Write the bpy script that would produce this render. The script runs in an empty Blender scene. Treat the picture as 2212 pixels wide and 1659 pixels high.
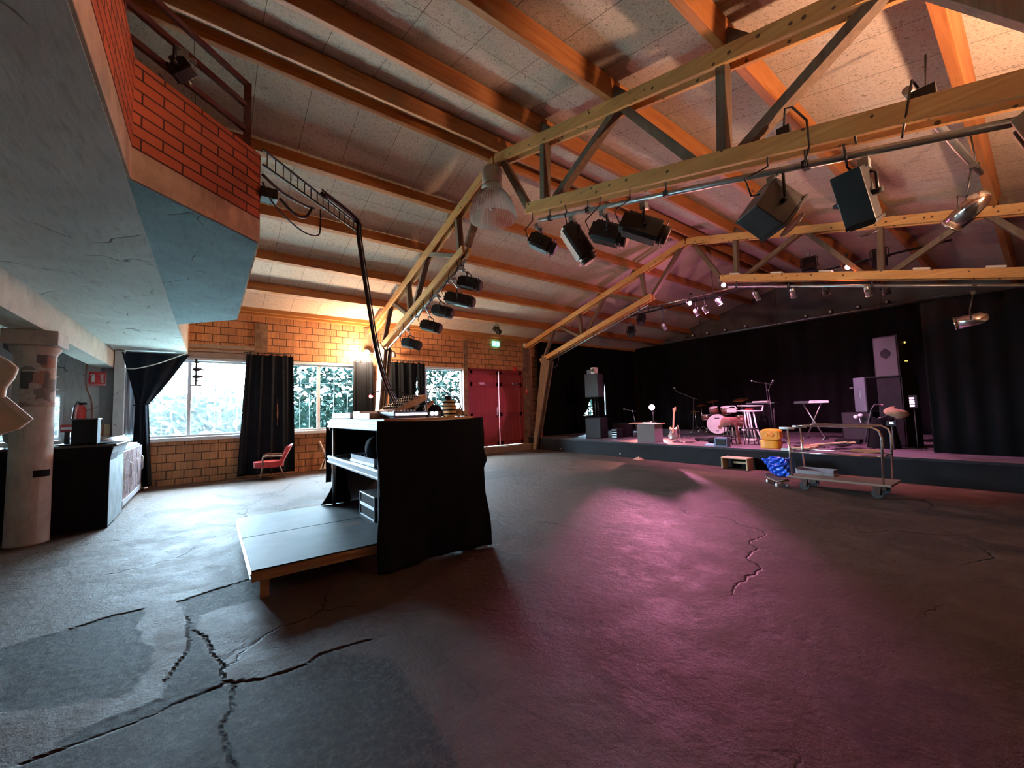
import bpy, bmesh, math, random
from math import pi, sin, cos, radians, sqrt, atan2
from mathutils import Vector, Matrix
random.seed(7)
C = bpy.context.scene.collection
V = Vector

# ------------------------------------------------------------------ mesh helpers
class MB:
    def __init__(s):
        s.v = []; s.f = []; s.sm = []
    def add(s, vs, fs, smooth=False):
        b = len(s.v)
        s.v += [V(p) for p in vs]
        for f in fs:
            s.f.append([b+i for i in f]); s.sm.append(smooth)
        return s
    def box(s, c, size, R=None):
        c = V(c); hx, hy, hz = size[0]/2, size[1]/2, size[2]/2
        vs = []
        for x in (-hx, hx):
            for y in (-hy, hy):
                for z in (-hz, hz):
                    p = V((x, y, z))
                    vs.append(c + (R @ p if R else p))
        return s.add(vs, [(0,1,3,2),(4,6,7,5),(0,4,5,1),(2,3,7,6),(0,2,6,4),(1,5,7,3)])
    def bar(s, a, b, w, h, up=(0,0,1)):
        a = V(a); b = V(b); d = (b-a).normalized(); up = V(up)
        sd = d.cross(up)
        if sd.length < 1e-4: sd = d.cross(V((1,0,0)))
        sd.normalize(); u = sd.cross(d)
        vs = []
        for p in (a, b):
            for i, j in ((-1,-1),(1,-1),(1,1),(-1,1)):
                vs.append(p + sd*(w/2*i) + u*(h/2*j))
        return s.add(vs, [(3,2,1,0),(4,5,6,7),(0,1,5,4),(1,2,6,5),(2,3,7,6),(3,0,4,7)])
    def tube(s, pts, r, n=8, closed=False):
        pts = [V(p) for p in pts]; k = len(pts)
        rs = r if isinstance(r, (list, tuple)) else [r]*k
        vs = []; prev = None
        for i in range(k):
            a = pts[(i-1) % k] if (closed or i > 0) else pts[i]
            b = pts[(i+1) % k] if (closed or i < k-1) else pts[i]
            t = (b-a).normalized()
            if prev is None:
                u = t.cross(V((0,0,1)))
                if u.length < .05: u = t.cross(V((1,0,0)))
            else:
                u = prev - t*prev.dot(t)
                if u.length < 1e-5: u = t.cross(V((0,1,0)))
            u.normalize(); prev = u; w = t.cross(u)
            for j in range(n):
                th = 2*pi*j/n
                vs.append(pts[i] + (u*cos(th) + w*sin(th))*rs[i])
        fs = []
        m = k if closed else k-1
        for i in range(m):
            i2 = (i+1) % k
            for j in range(n):
                j2 = (j+1) % n
                fs.append((i*n+j, i*n+j2, i2*n+j2, i2*n+j))
        s.add(vs, fs, True)
        if not closed:
            b = len(s.v)-k*n
            s.f.append([b+j for j in reversed(range(n))]); s.sm.append(False)
            s.f.append([b+(k-1)*n+j for j in range(n)]); s.sm.append(False)
        return s
    def cyl(s, a, b, r0, r1=None, n=20):
        return s.tube([a, b], [r0, r0 if r1 is None else r1], n)
    def lathe(s, prof, M=None, n=28, caps=True):
        M = M or Matrix()
        vs = []
        for r, z in prof:
            for j in range(n):
                th = 2*pi*j/n
                vs.append(M @ V((r*cos(th), r*sin(th), z)))
        fs = []
        for i in range(len(prof)-1):
            for j in range(n):
                j2 = (j+1) % n
                fs.append((i*n+j, i*n+j2, (i+1)*n+j2, (i+1)*n+j))
        s.add(vs, fs, True)
        if caps:
            b = len(s.v)-len(vs); k = len(prof)
            if prof[0][0] > 1e-4: s.f.append([b+j for j in reversed(range(n))]); s.sm.append(False)
            if prof[-1][0] > 1e-4: s.f.append([b+(k-1)*n+j for j in range(n)]); s.sm.append(False)
        return s
    def ball(s, c, r, sc=(1,1,1), n=14, R=None):
        c = V(c); vs = []; m = n//2
        for i in range(m+1):
            ph = pi*i/m
            for j in range(n):
                th = 2*pi*j/n
                p = V((sin(ph)*cos(th)*r*sc[0], sin(ph)*sin(th)*r*sc[1], cos(ph)*r*sc[2]))
                vs.append(c + (R @ p if R else p))
        fs = []
        for i in range(m):
            for j in range(n):
                j2 = (j+1) % n
                fs.append((i*n+j, (i+1)*n+j, (i+1)*n+j2, i*n+j2))
        return s.add(vs, fs, True)
    def prism(s, poly, d):
        """extrude a 3D polygon by vector d"""
        d = V(d); k = len(poly); P = [V(p) for p in poly]
        vs = P + [p+d for p in P]
        fs = [list(reversed(range(k))), list(range(k, 2*k))]
        for i in range(k):
            j = (i+1) % k
            fs.append((i, j, j+k, i+k))
        return s.add(vs, fs)
    def sheet(s, fn, nu, nv, th=0.0, n=None):
        """surface fn(u,v) in 0..1, thickened along the vector n"""
        vs = []; fs = []
        for i in range(nu+1):
            for j in range(nv+1):
                vs.append(V(fn(i/nu, j/nv)))
        w = nv+1
        for i in range(nu):
            for j in range(nv):
                fs.append((i*w+j, (i+1)*w+j, (i+1)*w+j+1, i*w+j+1))
        if th:
            N = len(vs); nn = V(n)*th
            vs += [p+nn for p in vs[:N]]
            fs += [tuple(N+q for q in reversed(f)) for f in fs[:nu*nv]]
            rim = [i*w for i in range(nu+1)] + [nu*w+j for j in range(1, w)] + [i*w+nv for i in range(nu-1, -1, -1)] + [j for j in range(nv-1, 0, -1)]
            for q in range(len(rim)):
                a, b = rim[q], rim[(q+1) % len(rim)]
                fs.append((a, N+a, N+b, b))
        return s.add(vs, fs, True)

def wmat(o):
    M = Matrix()
    while o is not None:
        M = (Matrix.Translation(o.location) @ o.rotation_euler.to_matrix().to_4x4()) @ M
        o = o.parent
    return M

def obj(name, mb, mat, parent=None, world=True, bevel=0, subsurf=0):
    me = bpy.data.meshes.new(name)
    vs = mb.v
    if parent is not None and world:
        I = wmat(parent).inverted()
        vs = [I @ p for p in vs]
    me.from_pydata([tuple(p) for p in vs], [], mb.f)
    bm = bmesh.new(); bm.from_mesh(me)
    bmesh.ops.recalc_face_normals(bm, faces=bm.faces)
    bm.to_mesh(me); bm.free()
    for p, sm in zip(me.polygons, mb.sm): p.use_smooth = sm
    me.materials.append(mat)
    o = bpy.data.objects.new(name, me); C.objects.link(o)
    if parent is not None: o.parent = parent
    if bevel:
        b = o.modifiers.new('bevel', 'BEVEL'); b.width = bevel; b.segments = 2; b.limit_method = 'ANGLE'
    if subsurf:
        b = o.modifiers.new('sub', 'SUBSURF'); b.levels = subsurf; b.render_levels = subsurf
    return o

def tag(o, label, cat, group=None, kind=None):
    o['label'] = label; o['category'] = cat
    if group: o['group'] = group
    if kind: o['kind'] = kind
    return o
def thing(name, label, cat, loc=(0,0,0), rz=0, group=None):
    o = bpy.data.objects.new(name, None); C.objects.link(o)
    o.empty_display_size = .1
    o.location = loc; o.rotation_euler = (0, 0, rz)
    return tag(o, label, cat, group)
def struct(name, mb, mat, label, cat, parent=None, bevel=0):
    o = obj(name, mb, mat, parent, bevel=bevel)
    if parent is None: tag(o, label, cat, None, 'structure')
    return o
def dup(root, loc, rz, label, group=None):
    r = root.copy(); C.objects.link(r); r.location = loc; r.rotation_euler = (0, 0, rz); r['label'] = label
    if group: r['group'] = group
    for ch in list(root.children):
        c = ch.copy(); C.objects.link(c); c.parent = r
        for g in ch.children:
            d = g.copy(); C.objects.link(d); d.parent = c
    return r

# ------------------------------------------------------------------ material helpers
def newmat(name):
    m = bpy.data.materials.new(name); m.use_nodes = True
    nt = m.node_tree; nt.nodes.clear()
    out = nt.nodes.new('ShaderNodeOutputMaterial')
    b = nt.nodes.new('ShaderNodeBsdfPrincipled')
    nt.links.new(b.outputs[0], out.inputs[0])
    return m, nt, b
def N(nt, t, **kw):
    n = nt.nodes.new(t)
    for k, v in kw.items(): setattr(n, k, v)
    return n
def L(nt, a, b): nt.links.new(a, b)
def coords(nt, scale=(1,1,1), rot=(0,0,0)):
    tc = N(nt, 'ShaderNodeTexCoord'); mp = N(nt, 'ShaderNodeMapping')
    mp.inputs['Scale'].default_value = scale; mp.inputs['Rotation'].default_value = rot
    L(nt, tc.outputs['Object'], mp.inputs[0])
    return mp.outputs[0]
def noise(nt, vec, scale, detail=4, rough=.55, dist=0):
    n = N(nt, 'ShaderNodeTexNoise'); n.inputs['Scale'].default_value = scale
    n.inputs['Detail'].default_value = detail; n.inputs['Roughness'].default_value = rough
    n.inputs['Distortion'].default_value = dist
    L(nt, vec, n.inputs['Vector']); return n.outputs['Fac']
def ramp(nt, fac, stops):
    r = N(nt, 'ShaderNodeValToRGB'); e = r.color_ramp.elements
    while len(e) < len(stops): e.new(.5)
    for el, (p, c) in zip(e, stops):
        el.position = p; el.color = (c if len(c) == 4 else (*c, 1)) if hasattr(c, '__len__') else (c, c, c, 1)
    L(nt, fac, r.inputs[0]); return r.outputs[0]
def mix(nt, a, b, fac, mode='MIX'):
    m = N(nt, 'ShaderNodeMix', data_type='RGBA', blend_type=mode)
    if hasattr(fac, 'links'): L(nt, fac, m.inputs[0])
    else: m.inputs[0].default_value = fac
    for q, i in ((a, 6), (b, 7)):
        if hasattr(q, 'links'): L(nt, q, m.inputs[i])
        else: m.inputs[i].default_value = (*q, 1)
    return m.outputs[2]
def math_(nt, op, a, b=None):
    m = N(nt, 'ShaderNodeMath', operation=op)
    for q, i in ((a, 0), (b, 1)):
        if q is None: continue
        if hasattr(q, 'links'): L(nt, q, m.inputs[i])
        else: m.inputs[i].default_value = q
    return m.outputs[0]
def bump(nt, b, h, strength, dist=.01):
    n = N(nt, 'ShaderNodeBump'); n.inputs['Strength'].default_value = strength; n.inputs['Distance'].default_value = dist
    L(nt, h, n.inputs['Height']); L(nt, n.outputs[0], b.inputs['Normal'])
def simple(name, col, rough=.5, metal=0, var=.12, scale=8, bmp=0, sheen=0, coat=0, spec=.5):
    m, nt, b = newmat(name)
    v = coords(nt)
    f = noise(nt, v, scale, 5)
    a = tuple(max(0, c*(1-var)) for c in col); c2 = tuple(min(1, c*(1+var)) for c in col)
    L(nt, ramp(nt, f, [(.3, a), (.7, c2)]), b.inputs['Base Color'])
    b.inputs['Roughness'].default_value = rough; b.inputs['Metallic'].default_value = metal
    b.inputs['Specular IOR Level'].default_value = spec
    if bmp: bump(nt, b, noise(nt, v, scale*4, 5), bmp, .01)
    if sheen: b.inputs['Sheen Weight'].default_value = sheen
    if coat: b.inputs['Coat Weight'].default_value = coat
    return m
def emit(name, col, strength):
    m, nt, b = newmat(name)
    b.inputs['Base Color'].default_value = (*col, 1)
    b.inputs['Emission Color'].default_value = (*col, 1); b.inputs['Emission Strength'].default_value = strength
    return m
def wood(name, c0, c1, c2, axis='Y', rough=.6, nails=False, coat=0, knots=True):
    m, nt, b = newmat(name)
    sc = {'X': (.5, 9, 9), 'Y': (9, .5, 9), 'Z': (9, 9, .5)}[axis]
    v = coords(nt, sc)
    g = noise(nt, v, 2.2, 6, .6, .6)
    col = ramp(nt, g, [(.25, c0), (.5, c1), (.78, c2)])
    vv = coords(nt)
    lg = noise(nt, vv, .9, 3)
    col = mix(nt, col, c0, math_(nt, 'MULTIPLY', lg, .45))
    if knots:
        vk = N(nt, 'ShaderNodeTexVoronoi'); vk.inputs['Scale'].default_value = 1.7
        L(nt, coords(nt, {'X': (.5, 1.5, 1.5), 'Y': (1.5, .5, 1.5), 'Z': (1.5, 1.5, .5)}[axis]), vk.inputs['Vector'])
        kn = ramp(nt, vk.outputs['Distance'], [(.03, 1), (.075, 0)])
        col = mix(nt, col, tuple(c*.3 for c in c0), math_(nt, 'MULTIPLY', kn, .8))
    if nails:
        vn = N(nt, 'ShaderNodeTexVoronoi'); vn.inputs['Scale'].default_value = 8
        L(nt, vv, vn.inputs['Vector'])
        dn = ramp(nt, vn.outputs['Distance'], [(.13, 1), (.17, 0)])
        col = mix(nt, col, (.012, .008, .006), math_(nt, 'MULTIPLY', dn, .9))
    L(nt, col, b.inputs['Base Color'])
    b.inputs['Roughness'].default_value = rough
    if coat: b.inputs['Coat Weight'].default_value = coat
    bump(nt, b, g, .25, .006)
    return m
def bricks(name, axes, bw, rh, mortar, c1, c2, cm, striae=0, off=(0, 0), rough=.85, dirt=.35, mixv=0.0):
    """block wall; axes = which object axes run along (u, v)"""
    m, nt, b = newmat(name)
    tc = N(nt, 'ShaderNodeTexCoord'); sp = N(nt, 'ShaderNodeSeparateXYZ'); cb = N(nt, 'ShaderNodeCombineXYZ')
    L(nt, tc.outputs['Object'], sp.inputs[0])
    if axes[0] == 'D':   # diagonal wall: along-wall coordinate
        u = math_(nt, 'ADD', math_(nt, 'MULTIPLY', sp.outputs[0], mixv[0]), math_(nt, 'MULTIPLY', sp.outputs[1], mixv[1]))
    else: u = sp.outputs['XYZ'.index(axes[0])]
    vv = sp.outputs['XYZ'.index(axes[1])]
    L(nt, math_(nt, 'ADD', u, off[0]+50), cb.inputs[0]); L(nt, math_(nt, 'ADD', vv, off[1]+50), cb.inputs[1])
    br = N(nt, 'ShaderNodeTexBrick')
    br.inputs['Scale'].default_value = 1; br.inputs['Brick Width'].default_value = bw; br.inputs['Row Height'].default_value = rh
    br.inputs['Mortar Size'].default_value = mortar; br.inputs['Mortar Smooth'].default_value = .25; br.inputs['Bias'].default_value = 0
    br.inputs['Color1'].default_value = (*c1, 1); br.inputs['Color2'].default_value = (*c2, 1); br.inputs['Mortar'].default_value = (*cm, 1)
    L(nt, cb.outputs[0], br.inputs['Vector'])
    col = br.outputs['Color']
    ns = noise(nt, cb.outputs[0], 2.3, 6, .65)
    col = mix(nt, col, tuple(c*.4 for c in c1), math_(nt, 'MULTIPLY', ramp(nt, ns, [(.45, 0), (.75, 1)]), dirt))
    h = math_(nt, 'SUBTRACT', math_(nt, 'MULTIPLY', noise(nt, cb.outputs[0], 30, 4), .3), br.outputs['Fac'])
    if striae:
        mp = N(nt, 'ShaderNodeMapping'); mp.inputs['Scale'].default_value = (34, 1.2, 1)
        L(nt, cb.outputs[0], mp.inputs[0])
        st = noise(nt, mp.outputs[0], 1, 2)
        blk = noise(nt, cb.outputs[0], 1.1, 2)
        st2 = math_(nt, 'MULTIPLY', ramp(nt, st, [(.42, 0), (.62, 1)]), ramp(nt, blk, [(.35, .15), (.65, 1)]))
        no_m = math_(nt, 'SUBTRACT', 1.0, br.outputs['Fac'])
        col = mix(nt, col, tuple(min(1, c*1.55) for c in c2), math_(nt, 'MULTIPLY', math_(nt, 'MULTIPLY', st2, no_m), striae))
    L(nt, col, b.inputs['Base Color']); b.inputs['Roughness'].default_value = rough
    bump(nt, b, h, .7, .012)
    return m

# ------------------------------------------------------------------ materials
M = {}
M['purlin'] = wood('purlin_wood', (.26, .085, .02), (.42, .15, .036), (.57, .25, .075), 'Y', .55)
M['beam_end'] = M['purlin']
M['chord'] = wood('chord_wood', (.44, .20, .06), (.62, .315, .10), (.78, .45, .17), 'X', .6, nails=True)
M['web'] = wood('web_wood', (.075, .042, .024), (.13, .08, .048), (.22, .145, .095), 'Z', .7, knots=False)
M['leg_wood'] = wood('leg_wood', (.12, .075, .045), (.22, .15, .10), (.36, .28, .2), 'Z', .7, nails=True)
M['plate'] = wood('plate_wood', (.27, .11, .03), (.46, .21, .06), (.66, .36, .12), 'Y', .55)
M['pale_wood'] = wood('pale_wood', (.36, .23, .11), (.5, .34, .18), (.62, .46, .27), 'Y', .6)
M['table_wood'] = wood('tabletop_wood', (.38, .21, .09), (.52, .31, .15), (.66, .43, .23), 'Y', .45, knots=False)
M['dark_wood'] = wood('dark_wood', (.10, .06, .04), (.18, .11, .075), (.3, .2, .15), 'Z', .5, knots=False)
M['edge_wood'] = wood('edge_wood', (.2, .11, .055), (.32, .19, .10), (.42, .27, .16), 'Y', .6, knots=False)
M['brown_wood'] = wood('brown_wood', (.16, .07, .03), (.28, .13, .06), (.4, .2, .1), 'X', .45, knots=False)
M['brick'] = bricks('hollow_brick', ('Y', 'Z'), .335, .2, .011, (.36, .165, .075), (.47, .225, .105), (.07, .04, .028), striae=.75, off=(.05, .06))
M['brick_red'] = bricks('red_brick', ('D', 'Z'), .29, .084, .007, (.42, .105, .045), (.5, .135, .06), (.06, .026, .02), off=(0, .0), dirt=.2, mixv=(.63, -.776))
M['brick_red_x'] = bricks('red_brick_x', ('X', 'Z'), .29, .084, .007, (.42, .105, .045), (.5, .135, .06), (.06, .026, .02), dirt=.2)
def concrete(name, c, var=.25, sc=1.5, bmp=.35, rough=.85, cracks=True):
    m, nt, b = newmat(name)
    v = coords(nt)
    f = noise(nt, v, sc, 7, .6)
    f2 = noise(nt, coords(nt, (1, 5, 1)), 4, 5, .6)
    col = ramp(nt, f, [(.25, tuple(q*(1-var) for q in c)), (.75, tuple(min(1, q*(1+var)) for q in c))])
    col = mix(nt, col, tuple(q*.55 for q in c), math_(nt, 'MULTIPLY', ramp(nt, f2, [(.52, 0), (.72, 1)]), .5))
    h = math_(nt, 'ADD', f2, math_(nt, 'MULTIPLY', noise(nt, v, 25, 4), .35))
    if cracks:
        w = N(nt, 'ShaderNodeTexNoise'); w.inputs['Scale'].default_value = 1.6; L(nt, v, w.inputs['Vector'])
        vm = N(nt, 'ShaderNodeVectorMath', operation='MULTIPLY_ADD'); vm.inputs[1].default_value = (.5, .5, .5)
        L(nt, w.outputs['Color'], vm.inputs[0]); L(nt, v, vm.inputs[2])
        mp = N(nt, 'ShaderNodeMapping'); mp.inputs['Scale'].default_value = (.55, 1.1, 1.1); L(nt, vm.outputs[0], mp.inputs[0])
        vo = N(nt, 'ShaderNodeTexVoronoi', feature='DISTANCE_TO_EDGE'); vo.inputs['Scale'].default_value = .9
        L(nt, mp.outputs[0], vo.inputs['Vector'])
        ck = ramp(nt, vo.outputs['Distance'], [(.002, 1), (.009, 0)])
        ck = math_(nt, 'MULTIPLY', ck, ramp(nt, noise(nt, v, 2.1, 2), [(.5, 0), (.58, 1)]))
        col = mix(nt, col, tuple(q*.22 for q in c), ck)
        h = math_(nt, 'SUBTRACT', h, ck)
    L(nt, col, b.inputs['Base Color']); b.inputs['Roughness'].default_value = rough
    bump(nt, b, h, bmp, .012)
    return m
M['soffit'] = concrete('grey_plaster', (.55, .60, .575), .14)
M['soffit_blue'] = concrete('blue_plaster', (.17, .30, .35), .22, 2.2, .6)
M['raw_concrete'] = concrete('raw_concrete', (.46, .36, .26), .3, 5, .5, .9, False)
M['white_plaster'] = concrete('white_plaster', (.56, .57, .55), .12, 2, .15)
M['grey_paint'] = concrete('grey_paint', (.17, .155, .15), .1, 2, .1, cracks=False)
M['pier'] = concrete('cement_pier', (.20, .125, .08), .5, 6, .8, .9, False)
M['pillar'] = concrete('pillar_concrete', (.42, .37, .32), .2, 5, .5, .8, False)
def panels():
    m, nt, b = newmat('wood_wool_panel')
    v = coords(nt)
    tc = N(nt, 'ShaderNodeTexCoord'); sp = N(nt, 'ShaderNodeSeparateXYZ'); cb = N(nt, 'ShaderNodeCombineXYZ')
    L(nt, tc.outputs['Object'], sp.inputs[0])
    L(nt, math_(nt, 'ADD', sp.outputs[1], 50.105), cb.inputs[0]); L(nt, math_(nt, 'ADD', sp.outputs[0], 50.44), cb.inputs[1])
    br = N(nt, 'ShaderNodeTexBrick', offset=0.0, offset_frequency=1)
    br.inputs['Scale'].default_value = 1; br.inputs['Brick Width'].default_value = .665; br.inputs['Row Height'].default_value = 2.03
    br.inputs['Mortar Size'].default_value = .004; br.inputs['Mortar Smooth'].default_value = .1; br.inputs['Bias'].default_value = 0
    br.inputs['Color1'].default_value = (.63, .53, .425, 1); br.inputs['Color2'].default_value = (.68, .575, .465, 1); br.inputs['Mortar'].default_value = (.10, .08, .06, 1)
    L(nt, cb.outputs[0], br.inputs['Vector'])
    f = noise(nt, v, 30, 5, .75, 1.6)
    f2 = noise(nt, v, 1.2, 3)
    col = mix(nt, br.outputs['Color'], (.10, .085, .065), math_(nt, 'MULTIPLY', ramp(nt, f, [(.53, 0), (.63, 1)]), .8))
    col = mix(nt, col, (.72, .67, .58), math_(nt, 'MULTIPLY', ramp(nt, f, [(.34, 1), (.45, 0)]), .6))
    col = mix(nt, col, (.33, .27, .2), math_(nt, 'MULTIPLY', f2, .25))
    L(nt, col, b.inputs['Base Color']); b.inputs['Roughness'].default_value = .95
    bump(nt, b, math_(nt, 'SUBTRACT', f, br.outputs['Fac']), .6, .01)
    return m
M['panel'] = panels()
def floor_mat():
    m, nt, b = newmat('worn_concrete_floor')
    v = coords(nt)
    warp = N(nt, 'ShaderNodeTexNoise'); warp.inputs['Scale'].default_value = 1.3; warp.inputs['Detail'].default_value = 5
    L(nt, v, warp.inputs['Vector'])
    vm = N(nt, 'ShaderNodeVectorMath', operation='MULTIPLY_ADD'); vm.inputs[1].default_value = (.9, .9, .0)
    L(nt, warp.outputs['Color'], vm.inputs[0]); L(nt, v, vm.inputs[2])
    big = noise(nt, vm.outputs[0], .55, 5, .6)
    med = noise(nt, v, 3.0, 6, .65)
    grit = noise(nt, v, 20, 7, .8)
    at = N(nt, 'ShaderNodeAttribute', attribute_name='wear'); asp = N(nt, 'ShaderNodeSeparateColor'); L(nt, at.outputs['Color'], asp.inputs[0])
    worn = math_(nt, 'MAXIMUM', math_(nt, 'MULTIPLY', ramp(nt, big, [(.52, 0), (.57, 1)]), math_(nt, 'MULTIPLY', math_(nt, 'SUBTRACT', 1.0, asp.outputs[2]), .3)), asp.outputs[0])          # 1 where the screed has broken to aggregate
    col = ramp(nt, med, [(.25, (.056, .036, .027)), (.55, (.083, .056, .043)), (.8, (.118, .088, .072))])
    agg = ramp(nt, grit, [(.42, (.006, .0045, .0035)), (.5, (.032, .023, .018)), (.6, (.11, .088, .075))])
    col = mix(nt, col, agg, math_(nt, 'MULTIPLY', worn, .92))
    vo = N(nt, 'ShaderNodeTexVoronoi', feature='DISTANCE_TO_EDGE'); vo.inputs['Scale'].default_value = .42
    L(nt, vm.outputs[0], vo.inputs['Vector'])
    ck = ramp(nt, vo.outputs['Distance'], [(.001, 1), (.0045, 0)])
    ck = math_(nt, 'MULTIPLY', ck, ramp(nt, noise(nt, v, .6, 2), [(.5, 0), (.58, 1)]))
    ck = math_(nt, 'MAXIMUM', ck, asp.outputs[1])
    col = mix(nt, col, (.03, .024, .02), ck)
    L(nt, col, b.inputs['Base Color'])
    r1 = ramp(nt, med, [(.3, .5), (.75, .72)])
    L(nt, mix(nt, r1, (.7, .7, .7), math_(nt, 'MULTIPLY', worn, .8)), b.inputs['Roughness'])
    b.inputs['Specular IOR Level'].default_value = .07
    h = math_(nt, 'ADD', math_(nt, 'MULTIPLY', med, .9), math_(nt, 'MULTIPLY', noise(nt, v, 9, 7, .75), .9))
    h = math_(nt, 'ADD', h, math_(nt, 'MULTIPLY', math_(nt, 'MULTIPLY', grit, worn), 2.2))
    h = math_(nt, 'SUBTRACT', h, math_(nt, 'ADD', math_(nt, 'MULTIPLY', worn, .45), math_(nt, 'MULTIPLY', ck, 1.2)))
    bump(nt, b, h, 1.0, .045)
    return m
M['floor'] = floor_mat()
def cloth(name, c, rough=.95, sheen=.0):
    m, nt, b = newmat(name)
    v = coords(nt)
    L(nt, ramp(nt, noise(nt, v, 3, 4), [(.3, tuple(q*.8 for q in c)), (.7, tuple(q*1.2 for q in c))]), b.inputs['Base Color'])
    b.inputs['Roughness'].default_value = rough; b.inputs['Sheen Weight'].default_value = sheen; b.inputs['Specular IOR Level'].default_value = .15
    bump(nt, b, noise(nt, v, 240, 2), .12, .002)
    return m
M['curtain'] = cloth('black_curtain_cloth', (.006, .0095, .0145))
M['drape'] = cloth('stage_drape_cloth', (.0035, .003, .0036), sheen=0)
M['felt'] = cloth('grey_felt', (.10, .105, .115))
M['black'] = simple('black_metal', (.010, .010, .011), .45, 0, .3, 12, .05)
M['black_matte'] = simple('black_matte', (.008, .0078, .0088), .8, 0, .25, 9, .05, spec=.15)
M['stage_black'] = simple('stage_black_paint', (.006, .0052, .0065), .7, 0, .3, 4, .1, spec=.2)
M['stage_deck'] = simple('stage_deck_paint', (.10, .08, .09), .5, 0, .35, 3, .15)
M['deck_grey'] = simple('deck_grey_ply', (.035, .044, .048), .6, 0, .3, 2.5, .06, spec=.08)
M['alu'] = simple('aluminium', (.62, .65, .68), .3, 1, .1, 6)
M['alu_white'] = simple('anodised_aluminium', (.40, .43, .45), .4, .55, .08, 4)
M['chrome'] = simple('chrome_tube', (.72, .71, .68), .16, 1, .05, 5)
M['galv'] = simple('galvanised_steel', (.36, .40, .41), .38, .85, .15, 10)
M['steel_dark'] = simple('dark_steel', (.06, .06, .065), .4, .6, .2, 8)
M['rust_paint'] = simple('maroon_paint', (.10, .022, .018), .5, .1, .25, 8, .1)
M['white_frame'] = simple('white_frame_paint', (.62, .65, .66), .45, 0, .06, 5)
M['grille'] = simple('window_bar_paint', (.012, .014, .016), .6, 0, .1, 8)
M['white'] = simple('white_paint', (.75, .75, .73), .4, 0, .05, 6)
M['cream'] = simple('cream_board', (.64, .56, .42), .7, 0, .12, 4, .2)
M['red_vinyl'] = simple('red_upholstery', (.50, .028, .035), .55, 0, .15, 9, .1, sheen=.2)
M['red_paint'] = simple('red_paint', (.45, .025, .02), .4, 0, .1, 8)
M['yellow'] = simple('orange_yellow_plastic', (.78, .30, .012), .42, 0, .06, 5)
M['blue_bag'] = simple('blue_woven_plastic', (.008, .075, .52), .3, 0, .2, 9, .3)
M['drum_shell'] = simple('drum_shell', (.15, .05, .03), .3, 0, .2, 6, coat=.5)
M['drum_skin'] = simple('drum_skin', (.75, .70, .70), .45, 0, .05, 4)
M['brass'] = simple('cymbal_bronze', (.62, .38, .12), .28, 1, .15, 14)
M['tan_cloth'] = cloth('tan_cloth', (.30, .20, .12))
M['grey_speaker'] = simple('grey_speaker_paint', (.016, .015, .016), .7, 0, .12, 30, .2)
M['dark_speaker'] = simple('dark_speaker_paint', (.0045, .0042, .0046), .7, 0, .2, 30, .2, spec=.2)
M['grille_cloth'] = simple('amp_grille_cloth', (.016, .016, .018), .85, 0, .3, 60, .3)
M['amp_grey'] = simple('amp_grey_vinyl', (.085, .10, .115), .55, 0, .1, 30, .15)
M['blue_grey'] = simple('blue_grey_vinyl', (.12, .17, .27), .55, 0, .1, 20, .15)
M['rubber'] = simple('rubber', (.02, .02, .02), .7)
M['grip'] = simple('grip_tape', (.03, .028, .03), .9, 0, .2, 60, .3)
M['paper'] = simple('white_card', (.66, .64, .6), .8, 0, .08, 10)
M['cardboard'] = simple('cardboard', (.42, .30, .18), .8, 0, .1, 8)
M['straw'] = simple('striped_straw', (.50, .38, .18), .7, 0, .3, 14, .3)
M['rope'] = simple('white_cord', (.66, .66, .62), .6)
M['skin_white'] = simple('worn_white_paint', (.62, .55, .50), .55, 0, .25, 30, .3)
def door_mat():
    m, nt, b = newmat('red_door_planks')
    v = coords(nt)
    wv = N(nt, 'ShaderNodeTexWave', wave_type='BANDS', bands_direction='Y'); wv.inputs['Scale'].default_value = 3.4
    wv.inputs['Distortion'].default_value = .15
    L(nt, v, wv.inputs['Vector'])
    g = noise(nt, coords(nt, (4, 14, .8)), 3, 5)
    col = ramp(nt, g, [(.3, (.21, .022, .025)), (.7, (.33, .04, .04))])
    gr = ramp(nt, wv.outputs['Fac'], [(.0, 1), (.09, 0)])
    col = mix(nt, col, (.06, .008, .008), gr)
    L(nt, col, b.inputs['Base Color']); b.inputs['Roughness'].default_value = .5
    bump(nt, b, math_(nt, 'SUBTRACT', g, math_(nt, 'MULTIPLY', gr, 2.)), .4, .01)
    return m
M['door'] = door_mat()
M['door_frame'] = simple('red_door_frame', (.2, .022, .022), .5, 0, .2, 10)
def glass(name, tint=(.9, .97, .95), haze=.0, rough=.02):
    m = bpy.data.materials.new(name); m.use_nodes = True; nt = m.node_tree; nt.nodes.clear()
    o = N(nt, 'ShaderNodeOutputMaterial'); t = N(nt, 'ShaderNodeBsdfTransparent'); g = N(nt, 'ShaderNodeBsdfGlossy')
    t.inputs[0].default_value = (*tint, 1); g.inputs['Roughness'].default_value = rough
    fr = N(nt, 'ShaderNodeLayerWeight'); fr.inputs[0].default_value = .12
    ms = N(nt, 'ShaderNodeMixShader'); L(nt, fr.outputs['Fresnel'], ms.inputs[0]); L(nt, t.outputs[0], ms.inputs[1]); L(nt, g.outputs[0], ms.inputs[2])
    last = ms.outputs[0]
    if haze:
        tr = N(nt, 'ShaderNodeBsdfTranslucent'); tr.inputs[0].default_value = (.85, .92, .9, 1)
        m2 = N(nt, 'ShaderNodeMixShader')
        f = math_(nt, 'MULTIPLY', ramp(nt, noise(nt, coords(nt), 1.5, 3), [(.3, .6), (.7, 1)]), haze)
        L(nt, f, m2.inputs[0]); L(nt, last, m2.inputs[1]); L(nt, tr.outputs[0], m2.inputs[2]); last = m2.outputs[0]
    L(nt, last, o.inputs[0])
    return m
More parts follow.
